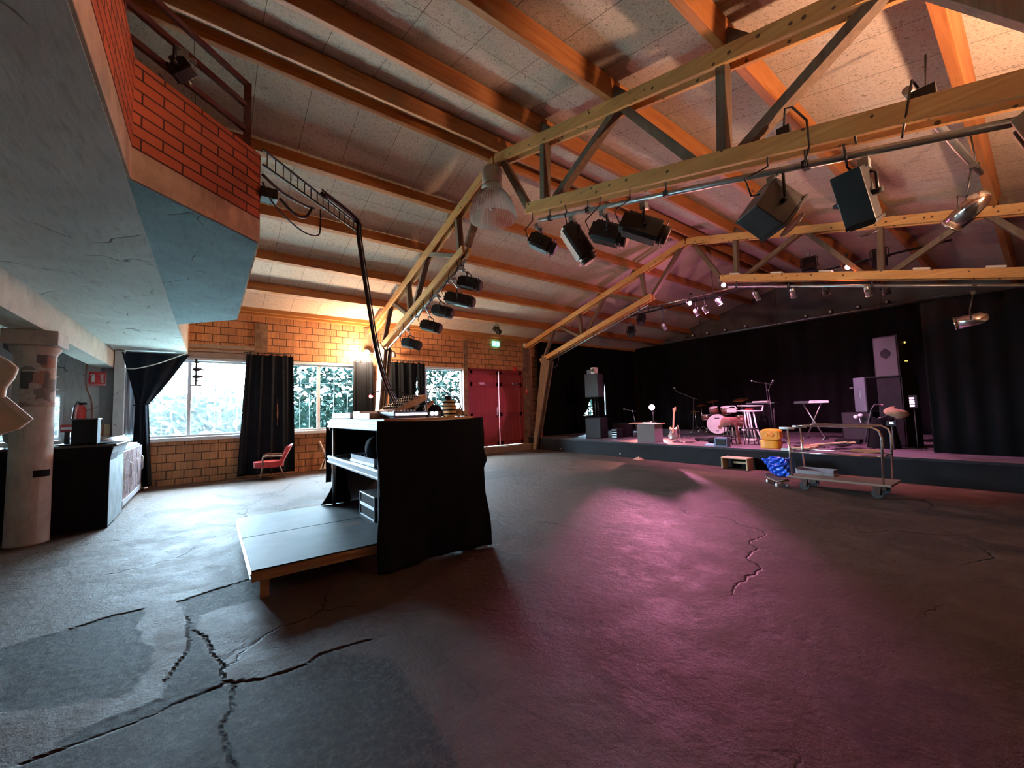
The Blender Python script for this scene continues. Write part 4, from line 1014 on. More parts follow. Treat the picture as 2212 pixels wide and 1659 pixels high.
mb = MB(); mb.box((-10.95, -1.52, .55), (2.4, .6, 1.02)); obj('cabinet', mb, M['black_matte'], t, bevel=.01)
for i, x in enumerate((-10.12, -10.93, -11.75)):
    mb = MB(); mb.box((x, -1.2, .6), (.78, .04, .86)); d = obj('glass_door', mb, M['poster_panel'], t, bevel=.006)
    mb = MB(); mb.tube([(x-.3, -1.17, .5), (x-.3, -1.15, .52), (x-.3, -1.15, .78), (x-.3, -1.17, .8)], .01, 6); obj('door_handle', mb, M['alu'], d)
mb = MB(); mb.box((-10.95, -1.2, .13), (2.4, .05, .1)); obj('kick_plate', mb, simple('kick_grey', (.2, .19, .2), .6), t)
mb = MB(); mb.tube([(-9.9, -1.5, 1.12), (-12.0, -1.5, 1.12)], .14, 20); mb.ball((-12.0, -1.5, 1.12), .14, n=16); mb.box((-10.9, -1.5, 1.07), (2.3, .5, .05)); obj('rounded_lid', mb, simple('lid_white', (.34, .33, .34), .5), t)
t = thing('chrome_foot', 'small chrome foot on the floor at the far end of the bar fridge', 'foot', (-12.2, -1.2, 0)); mb = MB(); mb.ball((-12.25, -1.12, .05), .07, (1, 1, .7), 12); obj('dome', mb, M['chrome'], t)
t = thing('black_box', 'tall black box standing on the bar counter', 'box', (-8.75, -1.5, 1.23)); mb = MB(); mb.box((-8.75, -1.48, 1.415), (.24, .27, .37)); obj('body', mb, M['black_matte'], t, bevel=.012); mb = MB(); mb.box((-8.75, -1.48, 1.605), (.26, .29, .02)); obj('rim', mb, M['steel_dark'], t, bevel=.004)
t = thing('table_sign', 'small red and white no entry style sign on a dark stand on the bar', 'sign', (-9.3, -1.83, 1.23)); mb = MB(); mb.cyl((-9.3, -1.78, 1.228), (-9.3, -1.78, 1.42), .035, n=14); obj('stand', mb, M['black'], t); mb = MB(); mb.box((-9.29, -1.78, 1.47), (.02, .15, .12)); obj('plate', mb, M['red_paint'], t); mb = MB(); mb.box((-9.278, -1.78, 1.47), (.006, .13, .04)); obj('white_stripe', mb, M['sign_white'], t)
for y, lb in ((-1.96, 'left small wooden picture frame leaning on the dark wall strip'), (-1.83, 'right small wooden picture frame leaning on the dark wall strip')):
    t = thing('picture_frame', lb, 'picture frame', (XW+.09, y, 1.25), 0, 'small frames by the bar'); mb = MB()
    for c, s in (((0, 0, .13), (.02, .12, .015)), ((0, 0, -.13), (.02, .12, .015)), ((0, .055, 0), (.02, .012, .27)), ((0, -.055, 0), (.02, .012, .27))): mb.box(V((XW+.08, y, 1.38))+V(c), s)
    obj('frame', mb, M['brown_wood'], t); mb = MB(); mb.box((XW+.075, y, 1.38), (.006, .1, .25)); obj('picture', mb, M['cardboard'], t)
t = thing('dark_vase', 'dark angular vase on the bar behind the column', 'vase', (-8.75, -2.02, 1.23)); mb = MB(); mb.lathe([(.05, 0), (.09, .06), (.13, .15), (.06, .28), (.045, .3)], Matrix.Translation((-8.72, -1.97, 1.229)), 6); obj('body', mb, simple('brown_vase', (.09, .05, .045), .5), t)
# hanging cream cut-out and hose behind the column
t = thing('hanging_cutout', 'large cream curved cut-out hanging at the left edge of the picture', 'ornament', (-6.6, -1.85, 2.4))
k = .75
def cz(y, z): return (-8.8*k, y*k, 1.55+(z-1.55)*k)
o1 = [(-3.2, 2.62), (-2.40, 2.55), (-2.28, 2.46), (-2.20, 2.36), (-2.23, 2.22), (-2.30, 2.08), (-2.31, 1.94), (-2.24, 1.80), (-2.12, 1.68), (-2.06, 1.60), (-2.16, 1.49), (-2.32, 1.42), (-2.42, 1.30), (-3.2, 1.22)]
mb = MB(); mb.prism([cz(*p) for p in o1], (-.07, 0, 0)); obj('board', mb, M['cream'], t, bevel=.02)
mb = MB(); mb.bar(cz(-2.31, 1.93), cz(-2.05, 1.605), .05, .03, (1, 0, 0)); obj('edge_strip', mb, M['paper'], t)
mb = MB(); mb.tube([cz(-2.6, 2.55), (-6.6, -1.97, 2.8)], .006, 6); obj('wire', mb, M['steel_dark'], t)
cable('hanging_hose', 'pale flexible hose drooping behind the concrete column', [(-9.6, -2.5, 2.5), (-9.7, -2.52, 2.3), (-9.75, -2.5, 1.9), (-9.9, -2.55, 1.5), (-10.2, -2.6, 1.3)], .06, simple('hose_grey', (.36, .36, .35), .6), group='things behind the bar')
cable('hanging_bundle', 'dark bundled netting under the concrete beam behind the column', [(-8.9, -2.3, 2.69), (-9.3, -2.32, 2.66), (-9.9, -2.3, 2.64), (-10.6, -2.25, 2.68)], .08, simple('bundle_grey', (.07, .075, .08), .8, 0, .4, 14, .5), group='things behind the bar')
cable('red_cord', 'thin red cable running down the white wall beside the red sign', [(-12.7, -2.18, 2.95), (-12.7, -2.185, 2.4), (-12.74, -2.09, 2.0), (-12.74, -2.08, 1.6)], .012, simple('rust_cord', (.3, .10, .06), .5), group='things behind the bar')
for z, lb in ((2.55, 'upper white shelf board behind the bar'), (2.28, 'lower white shelf board behind the bar')):
    mb = MB(); mb.box((XW+.12, -3.4, z), (.22, 1.6, .025)); tag(obj('wall_shelf', mb, M['white']), lb, 'shelf', 'bar wall shelves')

# ------------------------------------------------------------------ red armchair
t = thing('armchair', 'red upholstered cocktail armchair with wooden arms before the black curtain', 'armchair', (-12.12, 1.28, 0), radians(-96))
def rr(mb, prof_pts, d): return mb.prism(prof_pts, d)
mb = MB(); mb.sheet(lambda u, v: (lambda a: (.02+.33*cos(a)*(1 if cos(a) < 0 else 1.08)*min(1, .96+.04*v), .27*sin(a)*(1.0), .29+.15*v+.02*sin(pi*v)))(2*pi*u), 40, 6)
mb.f.append([i*7+6 for i in range(40)]); mb.sm.append(True); mb.f.append([i*7 for i in reversed(range(40))]); mb.sm.append(False)
obj('seat', mb, M['red_vinyl'], t, world=False, bevel=.02)
mb = MB()
def backf(u, v):
    y = -.29+.58*u; wing = (2*u-1)**4
    return (-.20-.22*v+.10*wing*(.4+.6*v)-.015, y*(1-.10*v), .36+.46*v-.05*wing*v)
mb.sheet(backf, 24, 14, .085, (-.92, 0, .38)); obj('backrest', mb, M['red_vinyl'], t, world=False, bevel=.015)
for s in (-1, 1):
    mb = MB(); mb.tube([(.16, .30*s, .36), (.17, .31*s, .52), (.15, .315*s, .575), (.05, .32*s, .59), (-.2, .31*s, .575), (-.28, .29*s, .56)], [.02, .018, .022, .026, .024, .018], 8); obj('armrest', mb, M['dark_wood'], t, world=False)
    mb = MB(); mb.tube([(.17, .24*s, .3), (.22, .28*s, 0)], [.026, .013], 8); obj('leg', mb, M['dark_wood'], t, world=False)
    mb = MB(); mb.tube([(-.2, .22*s, .32), (-.31, .26*s, 0)], [.026, .013], 8); obj('leg', mb, M['dark_wood'], t, world=False)

# pale triangular stringed instrument leaning on the wall
t = thing('stringed_instrument', 'pale triangular stringed instrument leaning on the block wall left of the desk', 'instrument', (-12.6, 2.75, 0))
mb = MB(); b0 = (-12.56, 2.52, .03); b1 = (-12.56, 2.98, .02); b2 = (-12.68, 2.72, .42)
mb.prism([b0, b1, b2], (.07, 0, .015)); obj('body', mb, M['skin_white'], t, bevel=.01)
mb = MB(); mb.prism([(-12.485, 2.575, .08), (-12.485, 2.62, .07), (-12.58, 2.705, .37), (-12.59, 2.69, .37)], (.008, 0, .002)); obj('sound_slot', mb, M['black_matte'], t)
mb = MB(); mb.bar((-12.62, 2.72, .38), (-12.72, 2.585, .77), .05, .04); obj('neck', mb, M['skin_white'], t, bevel=.005)
mb = MB(); mb.bar((-12.715, 2.59, .75), (-12.735, 2.565, .83), .075, .04); obj('head', mb, M['skin_white'], t, bevel=.01)

# ------------------------------------------------------------------ low platforms and mixing desk
def deck(name, label, x0, x1, y0, y1, z, legs, grp):
    t = thing(name, label, 'platform', ((x0+x1)/2, (y0+y1)/2, 0), 0, grp)
    mb = MB(); mb.box(((x0+x1)/2, (y0+y1)/2, z-.008), (x1-x0-.004, y1-y0-.004, .016)); obj('deck_board', mb, M['deck_grey'], t)
    mb = MB(); h = .075; w = .03
    for c, s in ((((x0+x1)/2, y0+w/2), (x1-x0, w)), (((x0+x1)/2, y1-w/2), (x1-x0, w)), ((x0+w/2, (y0+y1)/2), (w, y1-y0))):
        mb.box((*c, z-.018-h/2), (*s, h))
    mb.box(((x0+x1)/2, y0-.004, z-.035), (x1-x0, .012, .014)); mb.box(((x0+x1)/2, y0-.004, z-.075), (x1-x0, .012, .014))
    obj('side_rail', mb, M['alu_white'], t, bevel=.002)
    mb = MB(); mb.box((x1-w/2+.002, (y0+y1)/2, z-.016-.042), (w, y1-y0, .084)); mb.box((x1+.004, (y0+y1)/2, z-.062), (.012, y1-y0, .02)); obj('front_board', mb, M['edge_wood'] if x1 > -4.5 else M['alu_white'], t, bevel=.003)
    for lx, ly in legs:
        mb = MB(); mb.box((lx, ly, (z-.08)/2), (.07, .07, z-.08)); obj('leg', mb, M['edge_wood'] if x1 > -4.5 and lx > -4.5 else M['black'], t, bevel=.003)
    return t
ZD = .255
deck('low_platform', 'low grey stage platform nearest the camera, front edge of worn wood', -5.33, -4.16, .31, 2.5, ZD, [(-4.22, .41), (-4.22, 2.42), (-5.27, .41), (-5.27, 2.42)], 'low platforms under the mixing desk')
deck('low_platform', 'low grey stage platform on the window side of the seam', -6.46, -5.345, .31, 2.5, ZD, [(-5.42, .41), (-5.42, 2.42), (-6.4, .41), (-6.4, 2.42)], 'low platforms under the mixing desk')
t = thing('mixing_desk', 'tall two level mixing desk of aluminium stage decks with wooden top', 'desk', (-5.25, 2.0, ZD))
X0, X1, YD0, YD1 = -6.5, -4.12, 1.42, 2.52
for z0, z1, nm in ((1.375, 1.475, 'top_frame'), (.86, .965, 'shelf_frame')):
    mb = MB(); h = z1-z0
    for c, s in ((((X0+X1)/2, YD0+.02), (X1-X0, .04)), (((X0+X1)/2, YD1-.02), (X1-X0, .04)), ((X0+.02, (YD0+YD1)/2), (.04, YD1-YD0)), ((X1-.02, (YD0+YD1)/2), (.04, YD1-YD0))):
        mb.box((*c, (z0+z1)/2), (*s, h))
    for k in (.18, .8): mb.box(((X0+X1)/2, YD0-.004, z0+h*k), (X1-X0, .012, .022))
    f = obj(nm, mb, M['alu_white'], t, bevel=.003)
    if nm == 'top_frame':
        mb = MB(); mb.box(((X0+X1)/2, (YD0+YD1)/2+.01, z1+.012), (X1-X0-.02, YD1-YD0-.03, .024))
        obj('table_board', mb, M['table_wood'], t, bevel=.003)
    else:
        mb = MB(); mb.box(((X0+X1)/2, (YD0+YD1)/2+.01, z1-.03), (X1-X0-.06, YD1-YD0-.06, .02)); obj('shelf_board', mb, M['black_matte'], t)
for x in (X0+.14, X1-.12):
    for y in (YD0+.06, YD1-.06):
        mb = MB(); mb.cyl((x, y, ZD+.001), (x, y, 1.38), .024, n=14); obj('leg', mb, M['alu'], t)
# black cloth hung round the desk
def front_cloth(u, v):      # front face, u along +y
    f = 1-v
    y = 1.36 + (2.6-1.36)*u
    fl = f**2
    y += (.03*sin(v*9)+.06*fl)*(u-.4)*1.2
    if u > .93: y += .05*exp_(-((v-.66)/.05)**2)
    x = -4.07 + .02*sin(u*11+v*3)*f + (.10*fl*(.5+.5*sin(u*7+.6))) + .018*sin(u*26)*f
    z0 = .012+.0*u
    z = z0 + (1.485-z0-.02*sin(pi*u))*v
    return (x, y, z)
exp_ = math.exp
t = thing('desk_cloth', 'large black cloth covering the front of the mixing desk to the floor', 'cloth', (-4.05, 2.0, 0), 0, 'black cloths on the mixing desk')
mb = MB(); mb.sheet(front_cloth, 60, 50); 
mb.sheet(lambda u, v: (-4.07-.07*u, 1.365+.012*u, .28+(1.47-.28)*v), 6, 40)
mb.sheet(lambda u, v: (-4.06-.5*u, 2.585+.02*sin(u*9+v*4)+.03*(1-v), .012+1.46*v), 12, 30)
o = obj('cloth', mb, M['curtain'], t); o.modifiers.new('solid', 'SOLIDIFY').thickness = .006
t = thing('desk_cloth', 'black cloth closing the far side of the mixing desk between the decks', 'cloth', (-5.3, 2.55, .8), 0, 'black cloths on the mixing desk')
mb = MB(); mb.sheet(lambda u, v: (-6.52+2.0*u, 2.555+.015*sin(u*30), .95+.46*v), 40, 12); mb.sheet(lambda u, v: (-6.545+.015*sin(u*16), 1.46+1.09*u, .885+.535*v), 30, 12); o = obj('cloth', mb, M['curtain'], t); o.modifiers.new('solid', 'SOLIDIFY').thickness = .006
t = thing('desk_cloth', 'black cloth pooling on the platform at the far left leg of the desk', 'cloth', (-6.45, 1.5, ZD), 0, 'black cloths on the mixing desk')
def pool(u, v):
    a = pi*1.75*u; r = .03+.02*sin(u*20)
    k = max(0, 1-v*1.5)**2
    return (-6.38 + (.10+.1*k)*cos(a)+.02*sin(u*21), 1.52 + (.09+.17*k+.03*(1-v))*sin(a)-.05*k, ZD+.006+.66*v+.02*k*sin(u*15)**2)
mb = MB(); mb.sheet(lambda u, v: (-6.475+.06*(1-v)**3*(.4+.6*sin(pi*u))+.012*sin(u*24), 1.60+(u-.5)*(.13+.30*(1-v)**2.2)-.06*(1-v)**3, ZD+.006+.585*v), 36, 30); mb.sheet(lambda u, v: (-6.64+.02*sin(v*9), 1.425+.08*u, .55+.92*v*(1-.25*u)), 6, 24)
o = obj('cloth', mb, M['curtain'], t); o.modifiers.new('solid', 'SOLIDIFY').thickness = .006
t = thing('hanging_felt', 'speckled grey felt sheet hung at the back under the desk shelf', 'cloth', (-6.5, 2.0, .3)); mb = MB(); mb.sheet(lambda u, v: (-6.525+.01*sin(u*14), 1.56+.03*(1-v)+.95*u, .24+.62*v), 30, 10, .01, (-1, 0, 0)); obj('sheet', mb, M['felt'], t)
# flight cases under the desk
def rackcase(label, z, n):
    t = thing('flight_case', label, 'flight case', (-5.2, 1.95, z), 0, 'flight cases under the mixing desk')
    x0, x1, y0, y1, h = -5.55, -4.98, 1.62, 2.12, .145
    mb = MB(); mb.box(((x0+x1)/2, (y0+y1)/2, z+h/2), (x1-x0, y1-y0, h)); obj('case_body', mb, M['black_matte'], t)
    mb = MB(); w = .018
    for zz in (z+w/2, z+h-w/2):
        mb.box(((x0+x1)/2, y0-.002, zz), (x1-x0+.012, .012, w)); mb.box((x1+.002, (y0+y1)/2, zz), (.01, y1-y0, w*.5))
    for xx in (x0, x1): mb.box((xx, y0-.002, z+h/2), (.018, .014, h))
    obj('metal_edge', mb, M['alu'], t, bevel=.002)
    mb = MB(); mb.box((x1+.004, (y0+y1)/2-.02, z+h*.55), (.01, .13, .06)); obj('recessed_handle', mb, M['steel_dark'], t)
rackcase('lower black flight case with silver edges under the mixing desk', ZD+.001, 0)
rackcase('upper black flight case with silver edges under the mixing desk', ZD+.148, 1)
t = thing('metal_bracket', 'silver upright bracket with a hole on the platform at the cloth edge', 'bracket', (-4.18, 1.46, ZD))
mb = MB(); mb.box((-4.177, 1.46, ZD+.11), (.012, .045, .22)); mb.prism([(-4.183, 1.44, ZD+.2), (-4.183, 1.48, ZD+.2), (-4.183, 1.455, ZD+.29), (-4.183, 1.41, ZD+.25)], (.012, 0, 0)); mb.tube([(-4.177, 1.42, ZD+.25), (-4.177, 1.41, ZD+.31), (-4.177, 1.44, ZD+.33), (-4.177, 1.455, ZD+.28)], .009, 6); mb.box((-4.177, 1.46, ZD+.006), (.05, .07, .012)); obj('plate', mb, M['alu_white'], t)
# things on the shelf
t = thing('silver_tray', 'shallow silver tray of cables on the desk shelf', 'tray', (-5.2, 1.52, .966))
mb = MB(); zt = .966
mb.box((-5.0, 1.48, zt+.045), (.92, .012, .09)); mb.box((-5.0, 1.8, zt+.045), (.92, .012, .09)); mb.box((-4.545, 1.64, zt+.045), (.012, .32, .09)); mb.box((-5.455, 1.64, zt+.045), (.012, .32, .09)); mb.box((-5.0, 1.64, zt+.006), (.92, .32, .012)); mb.box((-5.0, 1.472, zt+.012), (.95, .012, .022)); obj('tray', mb, M['alu'], t)
t = thing('black_bag', 'crumpled black bag and leads heaped in the silver tray', 'bag', (-5.0, 1.64, .98)); mb = MB()
mb.sheet(lambda u, v: (-4.95+(.16+.03*sin(7*u*pi))*sin(pi*v)*cos(2*pi*u), 1.62+.11*sin(pi*v)*sin(2*pi*u), .982+.3*(1-cos(pi*v))/2+.02*sin(u*40)*v*(1-v)*2), 30, 14); obj('bag', mb, M['curtain'], t)
mb = MB()
for k in range(5): mb.tube([(-5.2+.1*k+.08*cos(a), 1.58+.02*k+.05*sin(a), 1.03+.02*sin(a*2+k)) for a in [2*pi*i/10 for i in range(10)]], .01, 5, closed=True)
obj('leads', mb, M['black'], t)
t = thing('white_card_box', 'small white box beside the tray on the desk shelf', 'box', (-5.45, 1.9, .966)); mb = MB(); mb.box((-5.5, 1.88, 1.06), (.16, .1, .185)); obj('carton', mb, M['paper'], t, bevel=.004)
t = thing('open_carton', 'dark open fronted carton with pale edges at the back of the desk shelf', 'box', (-5.3, 2.1, .966)); mb = MB(); mb.box((-5.5, 2.1, 1.12), (.02, .2, .3)); mb.box((-5.2, 2.1, 1.265), (.6, .2, .02)); mb.box((-4.95, 2.1, 1.12), (.02, .2, .3)); mb.box((-5.2, 2.19, 1.12), (.6, .02, .3)); obj('carton', mb, simple('dark_carton', (.05, .05, .045), .8), t); mb = MB(); mb.box((-5.5, 1.995, 1.12), (.06, .012, .3)); mb.box((-5.05, 1.995, 1.23), (.12, .012, .05)); obj('pale_edge', mb, M['straw'], t)
# things on the desk top
ZT = 1.50
t = thing('flat_case', 'long flat silver case along the near edge of the desk top', 'case', (-5.9, 1.55, ZT)); mb = MB(); mb.box((-5.95, 1.6, ZT+.045), (.95, .26, .075)); obj('body', mb, M['alu_white'], t, bevel=.006); mb = MB(); mb.box((-5.95, 1.6, ZT+.004), (.8, .2, .006)); obj('feet', mb, M['rubber'], t); mb = MB(); mb.box((-5.62, 1.468, ZT+.03), (.08, .006, .012)); obj('latch', mb, M['black'], t)
t = thing('mixer_console', 'brown panelled mixing console tilted up on the desk top', 'mixer', (-5.35, 2.1, ZT))
Rm = Matrix.Rotation(radians(27), 3, 'X')
mb = MB(); cm = V((-5.35, 2.12, ZT+.165)); mb.box(cm, (.62, .46, .06), Rm); mb.box(cm+V((0, .12, -.085)), (.5, .1, .15)); obj('chassis', mb, M['black'], t, bevel=.006)
mb = MB(); mb.box(cm+Rm @ V((0, 0, .035)), (.6, .44, .012), Rm)
for s in (-1, 1): mb.box(cm+Rm @ V((.32*s, 0, .0)), (.02, .48, .085), Rm)
obj('wooden_panel', mb, M['brown_wood'], t, bevel=.004)
for i in range(7):
    for j in range(5):
        q = cm+Rm @ V((-.24+.08*i, -.16+.08*j, .04)); mb = MB(); mb.tube([q, q+Rm @ V((0, 0, .03))], .013, 8); obj('control_knob', mb, M['black'], t)
t = thing('laptop', 'flat grey laptop like slab sloping beside the brown console', 'laptop', (-5.9, 1.95, ZT)); Rl = Matrix.Rotation(radians(7), 3, 'X'); mb = MB(); mb.box((-5.98, 1.95, ZT+.07), (.5, .36, .03), Rl); mb.box((-5.98, 2.05, ZT+.03), (.4, .1, .06)); obj('slab', mb, M['steel_dark'], t, bevel=.005); mb = MB(); mb.box((-5.98, 1.93, ZT+.092), (.44, .28, .006), Rl); obj('screen', mb, simple('screen_grey', (.10, .11, .11), .35), t)
t = thing('gooseneck_lamp', 'thin gooseneck desk lamp with a glowing red tip', 'lamp', (-5.75, 2.1, 1.62)); mb = MB()
gl = [(-5.5, 2.42, ZT+.02), (-5.52, 2.36, 1.78), (-5.6, 2.17, 1.88), (-5.72, 2.03, 1.91), (-5.84, 1.9, 1.87)]
mb.tube(gl, .007, 6); obj('neck', mb, M['black'], t); mb = MB(); mb.tube([gl[-1], (-5.88, 1.86, 1.82)], .017, 8); obj('head', mb, M['black'], t); mb = MB(); mb.ball((-5.875, 1.865, 1.815), .026, n=10); obj('led', mb, M['led_red'], t)
t = thing('silver_unit', 'narrow silver rack unit on the near edge of the desk top', 'rack unit', (-4.95, 1.55, ZT)); mb = MB(); mb.box((-4.94, 1.56, ZT+.035), (.56, .2, .065)); mb.box((-5.2, 1.58, ZT+.05), (.26, .22, .09)); obj('case', mb, M['alu'], t, bevel=.004)
t = thing('lighting_console', 'flat lighting console with violet lit edge on the desk top', 'console', (-4.5, 1.75, ZT)); mb = MB(); mb.box((-4.42, 1.78, ZT+.05), (.42, .4, .05)); mb.box((-4.42, 1.78, ZT+.013), (.38, .36, .024)); obj('case', mb, M['steel_dark'], t, bevel=.005); mb = MB(); mb.box((-4.205, 1.78, ZT+.045), (.008, .36, .022)); obj('lit_edge', mb, M['led_violet'], t)
mb = MB()
for k in range(9): mb.box((-4.5, 1.62+.04*k, ZT+.085), (.03, .014, .02))
obj('fader', mb, M['paper'], t)
t = thing('folded_jacket', 'black jacket lying behind the consoles on the desk top', 'jacket', (-4.8, 2.2, ZT)); mb = MB(); mb.sheet(lambda u, v: (-4.76+.23*(u-.5)*2, 2.25+.19*(v-.5)*2, ZT+.004+.17*sin(pi*u)**.7*sin(pi*v)**.6+.025*sin(u*21+v*8)*sin(pi*u)*sin(pi*v)), 30, 20); obj('cloth', mb, M['curtain'], t)
t = thing('small_console', 'little desk light with two white glowing lamps near the cloth edge', 'lamp', (-4.3, 2.02, ZT)); mb = MB(); mb.box((-4.28, 2.07, ZT+.035), (.12, .16, .07)); obj('case', mb, M['black'], t, bevel=.005)
for y in (2.03, 2.08):
    mb = MB(); mb.ball((-4.216, y, ZT+.045), .022, (.4, 1, 1), 12); obj('lamp_lens', mb, emit('desk_lamp_white', (.9, .88, 1), 14), t)
t = thing('wooden_easel', 'small wooden angled stand among the leads on the desk top', 'stand', (-4.4, 1.98, ZT)); mb = MB(); mb.bar((-4.42, 2.05, ZT), (-4.42, 2.05, ZT+.15), .04, .025); mb.bar((-4.42, 2.03, ZT+.09), (-4.49, 2.17, ZT+.19), .04, .03); mb.bar((-4.42, 2.01, ZT+.006), (-4.42, 2.1, ZT+.006), .03, .01); obj('arm', mb, M['pale_wood'], t, bevel=.003)
t = thing('striped_pot', 'round straw striped pot with a black stopper on the desk top', 'pot', (-4.4, 2.3, ZT)); B = Matrix.Translation((-4.23, 2.255, ZT)); mb = MB(); mb.lathe([(.06, 0), (.075, .02), (.08, .1), (.075, .16), (.06, .19), (.0, .195)], B, 22); obj('pot', mb, M['straw'], t)
mb = MB()
for z in (.035, .08, .125, .165): mb.lathe([(.082, z-.007), (.082, z+.007)], B, 22, caps=False)
obj('dark_band', mb, M['black_matte'], t); mb = MB(); mb.ball((-4.23, 2.255, ZT+.215), .033, n=10); mb.ball((-4.25, 2.235, ZT+.222), .025, n=8); obj('stopper', mb, M['black'], t)
cable('desk_lead', 'black lead arching over the left of the striped pot', [(-4.24, 2.25, ZT+.262), (-4.28, 2.2, ZT+.32), (-4.33, 2.13, ZT+.35), (-4.37, 2.06, ZT+.28), (-4.37, 2.02, ZT+.012)], .007, group='leads on the desk top')
cable('desk_lead', 'black lead looping right of the striped pot down over the edge', [(-4.22, 2.3, ZT+.25), (-4.19, 2.36, ZT+.18), (-4.155, 2.39, ZT+.05), (-4.14, 2.40, ZT+.02), (-4.135, 2.44, ZT+.012)], .007, group='leads on the desk top')
t = thing('tan_bag', 'soft tan cloth bag at the far corner of the desk top', 'bag', (-4.3, 2.48, ZT)); mb = MB(); mb.sheet(lambda u, v: (-4.33+.13*(u-.5)*2, 2.435+.08*(v-.5)*2, ZT+.003+.09*sin(pi*u)**.6*sin(pi*v)**.6*(.7+.4*v)+.012*sin(u*17)*sin(pi*u)*sin(pi*v)), 20, 16); obj('cloth', mb, M['tan_cloth'], t)
# ------------------------------------------------------------------ stage
t = thing('stage', 'low black stage running across the far end of the hall', 'stage', (-5.5, 14.3, 0)); t['kind'] = 'structure'
mb = MB(); mb.box((-5.5, 14.29, ZS-.02), (14.6, 7.8, .04)); obj('stage_floor', mb, M['stage_deck'], t)
mb = MB(); mb.box((-5.5, 10.43, ZS/2-.02), (14.6, .05, ZS-.04)); obj('stage_front', mb, M['stage_black'], t)
mb = MB(); mb.box((-5.5, 10.395, ZS-.025), (14.6, .03, .05)); obj('stage_nosing', mb, simple('worn_black_edge', (.022, .02, .024), .5, 0, .5, 9, .2, spec=.2), t)
def drape(name, label, P, nu, nv, hole=None, grp='black stage drapes'):
    t = thing(name, label, 'stage curtain', P(.5, 0), 0, grp)
    mb = MB(); vs = [V(P(i/nu, j/nv)) for i in range(nu+1) for j in range(nv+1)]; fs = []
    for i in range(nu):
        for j in range(nv):
            q = V(P((i+.5)/nu, (j+.5)/nv))
            if not (hole and hole(q)): fs.append((i*(nv+1)+j, (i+1)*(nv+1)+j, (i+1)*(nv+1)+j+1, i*(nv+1)+j+1))
    mb.add(vs, fs, True); o = obj('cloth', mb, M['drape'], t); o.modifiers.new('solid', 'SOLIDIFY').thickness = .006
    return t
drape('stage_drape', 'wide black backdrop curtain at the rear of the stage', lambda u, v: (-12.4+11.4*u, 17.3+.05*sin(u*150)*(1-.4*v), ZS+.01+4.02*v), 260, 10)
def side_hole(q):
    if abs(q.y-14.93) < .095*min(1, (2.72-q.z)/.5) and 1.22 < q.z < 2.72: return True
    return 1.22 < q.z < 1.98 and 13.42+(q.z-1.22)*.72 < q.y < 14.02 and abs(q.y-13.72) > .03
drape('stage_drape', 'black side curtain of the stage with torn slits showing daylight', lambda u, v: (-12.52+.05*sin(u*75)*(1-.5*v), 10.75+6.6*u, ZS+.01+3.9*v), 260, 90, side_hole)
drape('stage_drape', 'black side curtain hiding the right end of the stage', lambda u, v: (-1.42+3.2*u, 11.5+.02*sin(u*60), ZS+.01+3.0*v), 80, 6)
# ---- left PA
def speaker(name, label, c, s, face, mat, grille=None, grp='loudspeakers on the stage', rz=0, handle=None):
    t = thing(name, label, 'loudspeaker', (c[0], c[1], c[2]), rz, grp)
    mb = MB(); mb.box((0, 0, s[2]/2), s); obj('cabinet', mb, mat, t, world=False, bevel=.012)
    mb = MB(); mb.box((0, -s[1]/2-.006, s[2]/2), (s[0]-.06, .014, s[2]-.06)); obj('grille', mb, grille or M['grille_cloth'], t, world=False, bevel=.004)
    if handle:
        mb = MB(); mb.box((handle*(s[0]/2+.003), 0, s[2]*.5), (.012, .07, .2)); obj('side_handle', mb, M['alu'] if mat is M['amp_grey'] else M['black_matte'], t, world=False, bevel=.004)
    return t
speaker('bass_speaker', 'black bass cabinet on the left of the stage in front of the slit drape', (-9.93, 11.3, ZS), (.62, .55, .74), 0, M['dark_speaker'], rz=.25)
t = thing('speaker_pole', 'dark pole carrying the left loudspeaker', 'pole', (-9.95, 11.3, ZS+.742)); mb = MB(); mb.cyl((-9.95, 11.3, 1.217), (-9.95, 11.3, 1.96), .025, n=12); mb.cyl((-9.87, 11.35, 1.217), (-9.87, 11.35, 1.96), .02, n=10); obj('pole', mb, M['black'], t)
speaker('top_speaker', 'grey loudspeaker raised on a pole at the left of the stage', (-9.97, 11.3, 1.962), (.55, .42, .85), 0, M['grey_speaker'], M['grey_speaker'], rz=.25)
t = thing('small_projector', 'small pale box lamp with dark lens on top of the left loudspeaker', 'lamp', (-9.95, 11.3, 2.815)); mb = MB(); mb.box((-9.86, 11.22, 2.93), (.17, .2, .22)); obj('case', mb, M['paper'], t, bevel=.01); mb = MB(); mb.cyl((-9.84, 11.12, 2.93), (-9.83, 11.09, 2.93), .07, n=16); obj('lens', mb, M['black'], t); mb = MB(); mb.box((-10.12, 11.28, 2.9), (.22, .12, .16)); mb.cyl((-10.0, 11.27, 2.9), (-9.92, 11.26, 2.9), .05, n=12); obj('rear_lamp', mb, M['steel_dark'], t)
speaker('guitar_amp', 'dark amplifier cabinet beside the left bass cabinet', (-9.55, 12.3, ZS), (.6, .4, .5), 0, M['dark_speaker'], grp='amplifiers on the stage')
t = thing('stacked_amp', 'small black amplifier head with silver stripes on the stage left', 'amplifier', (-9.2, 11.45, ZS)); mb = MB(); mb.box((-9.18, 11.5, ZS+.17), (.24, .3, .34)); obj('case', mb, M['black_matte'], t, bevel=.008); mb = MB()
for z in (.06, .14, .22, .30): mb.box((-9.18, 11.345, ZS+z), (.2, .012, .02))
obj('silver_stripe', mb, M['alu'], t)
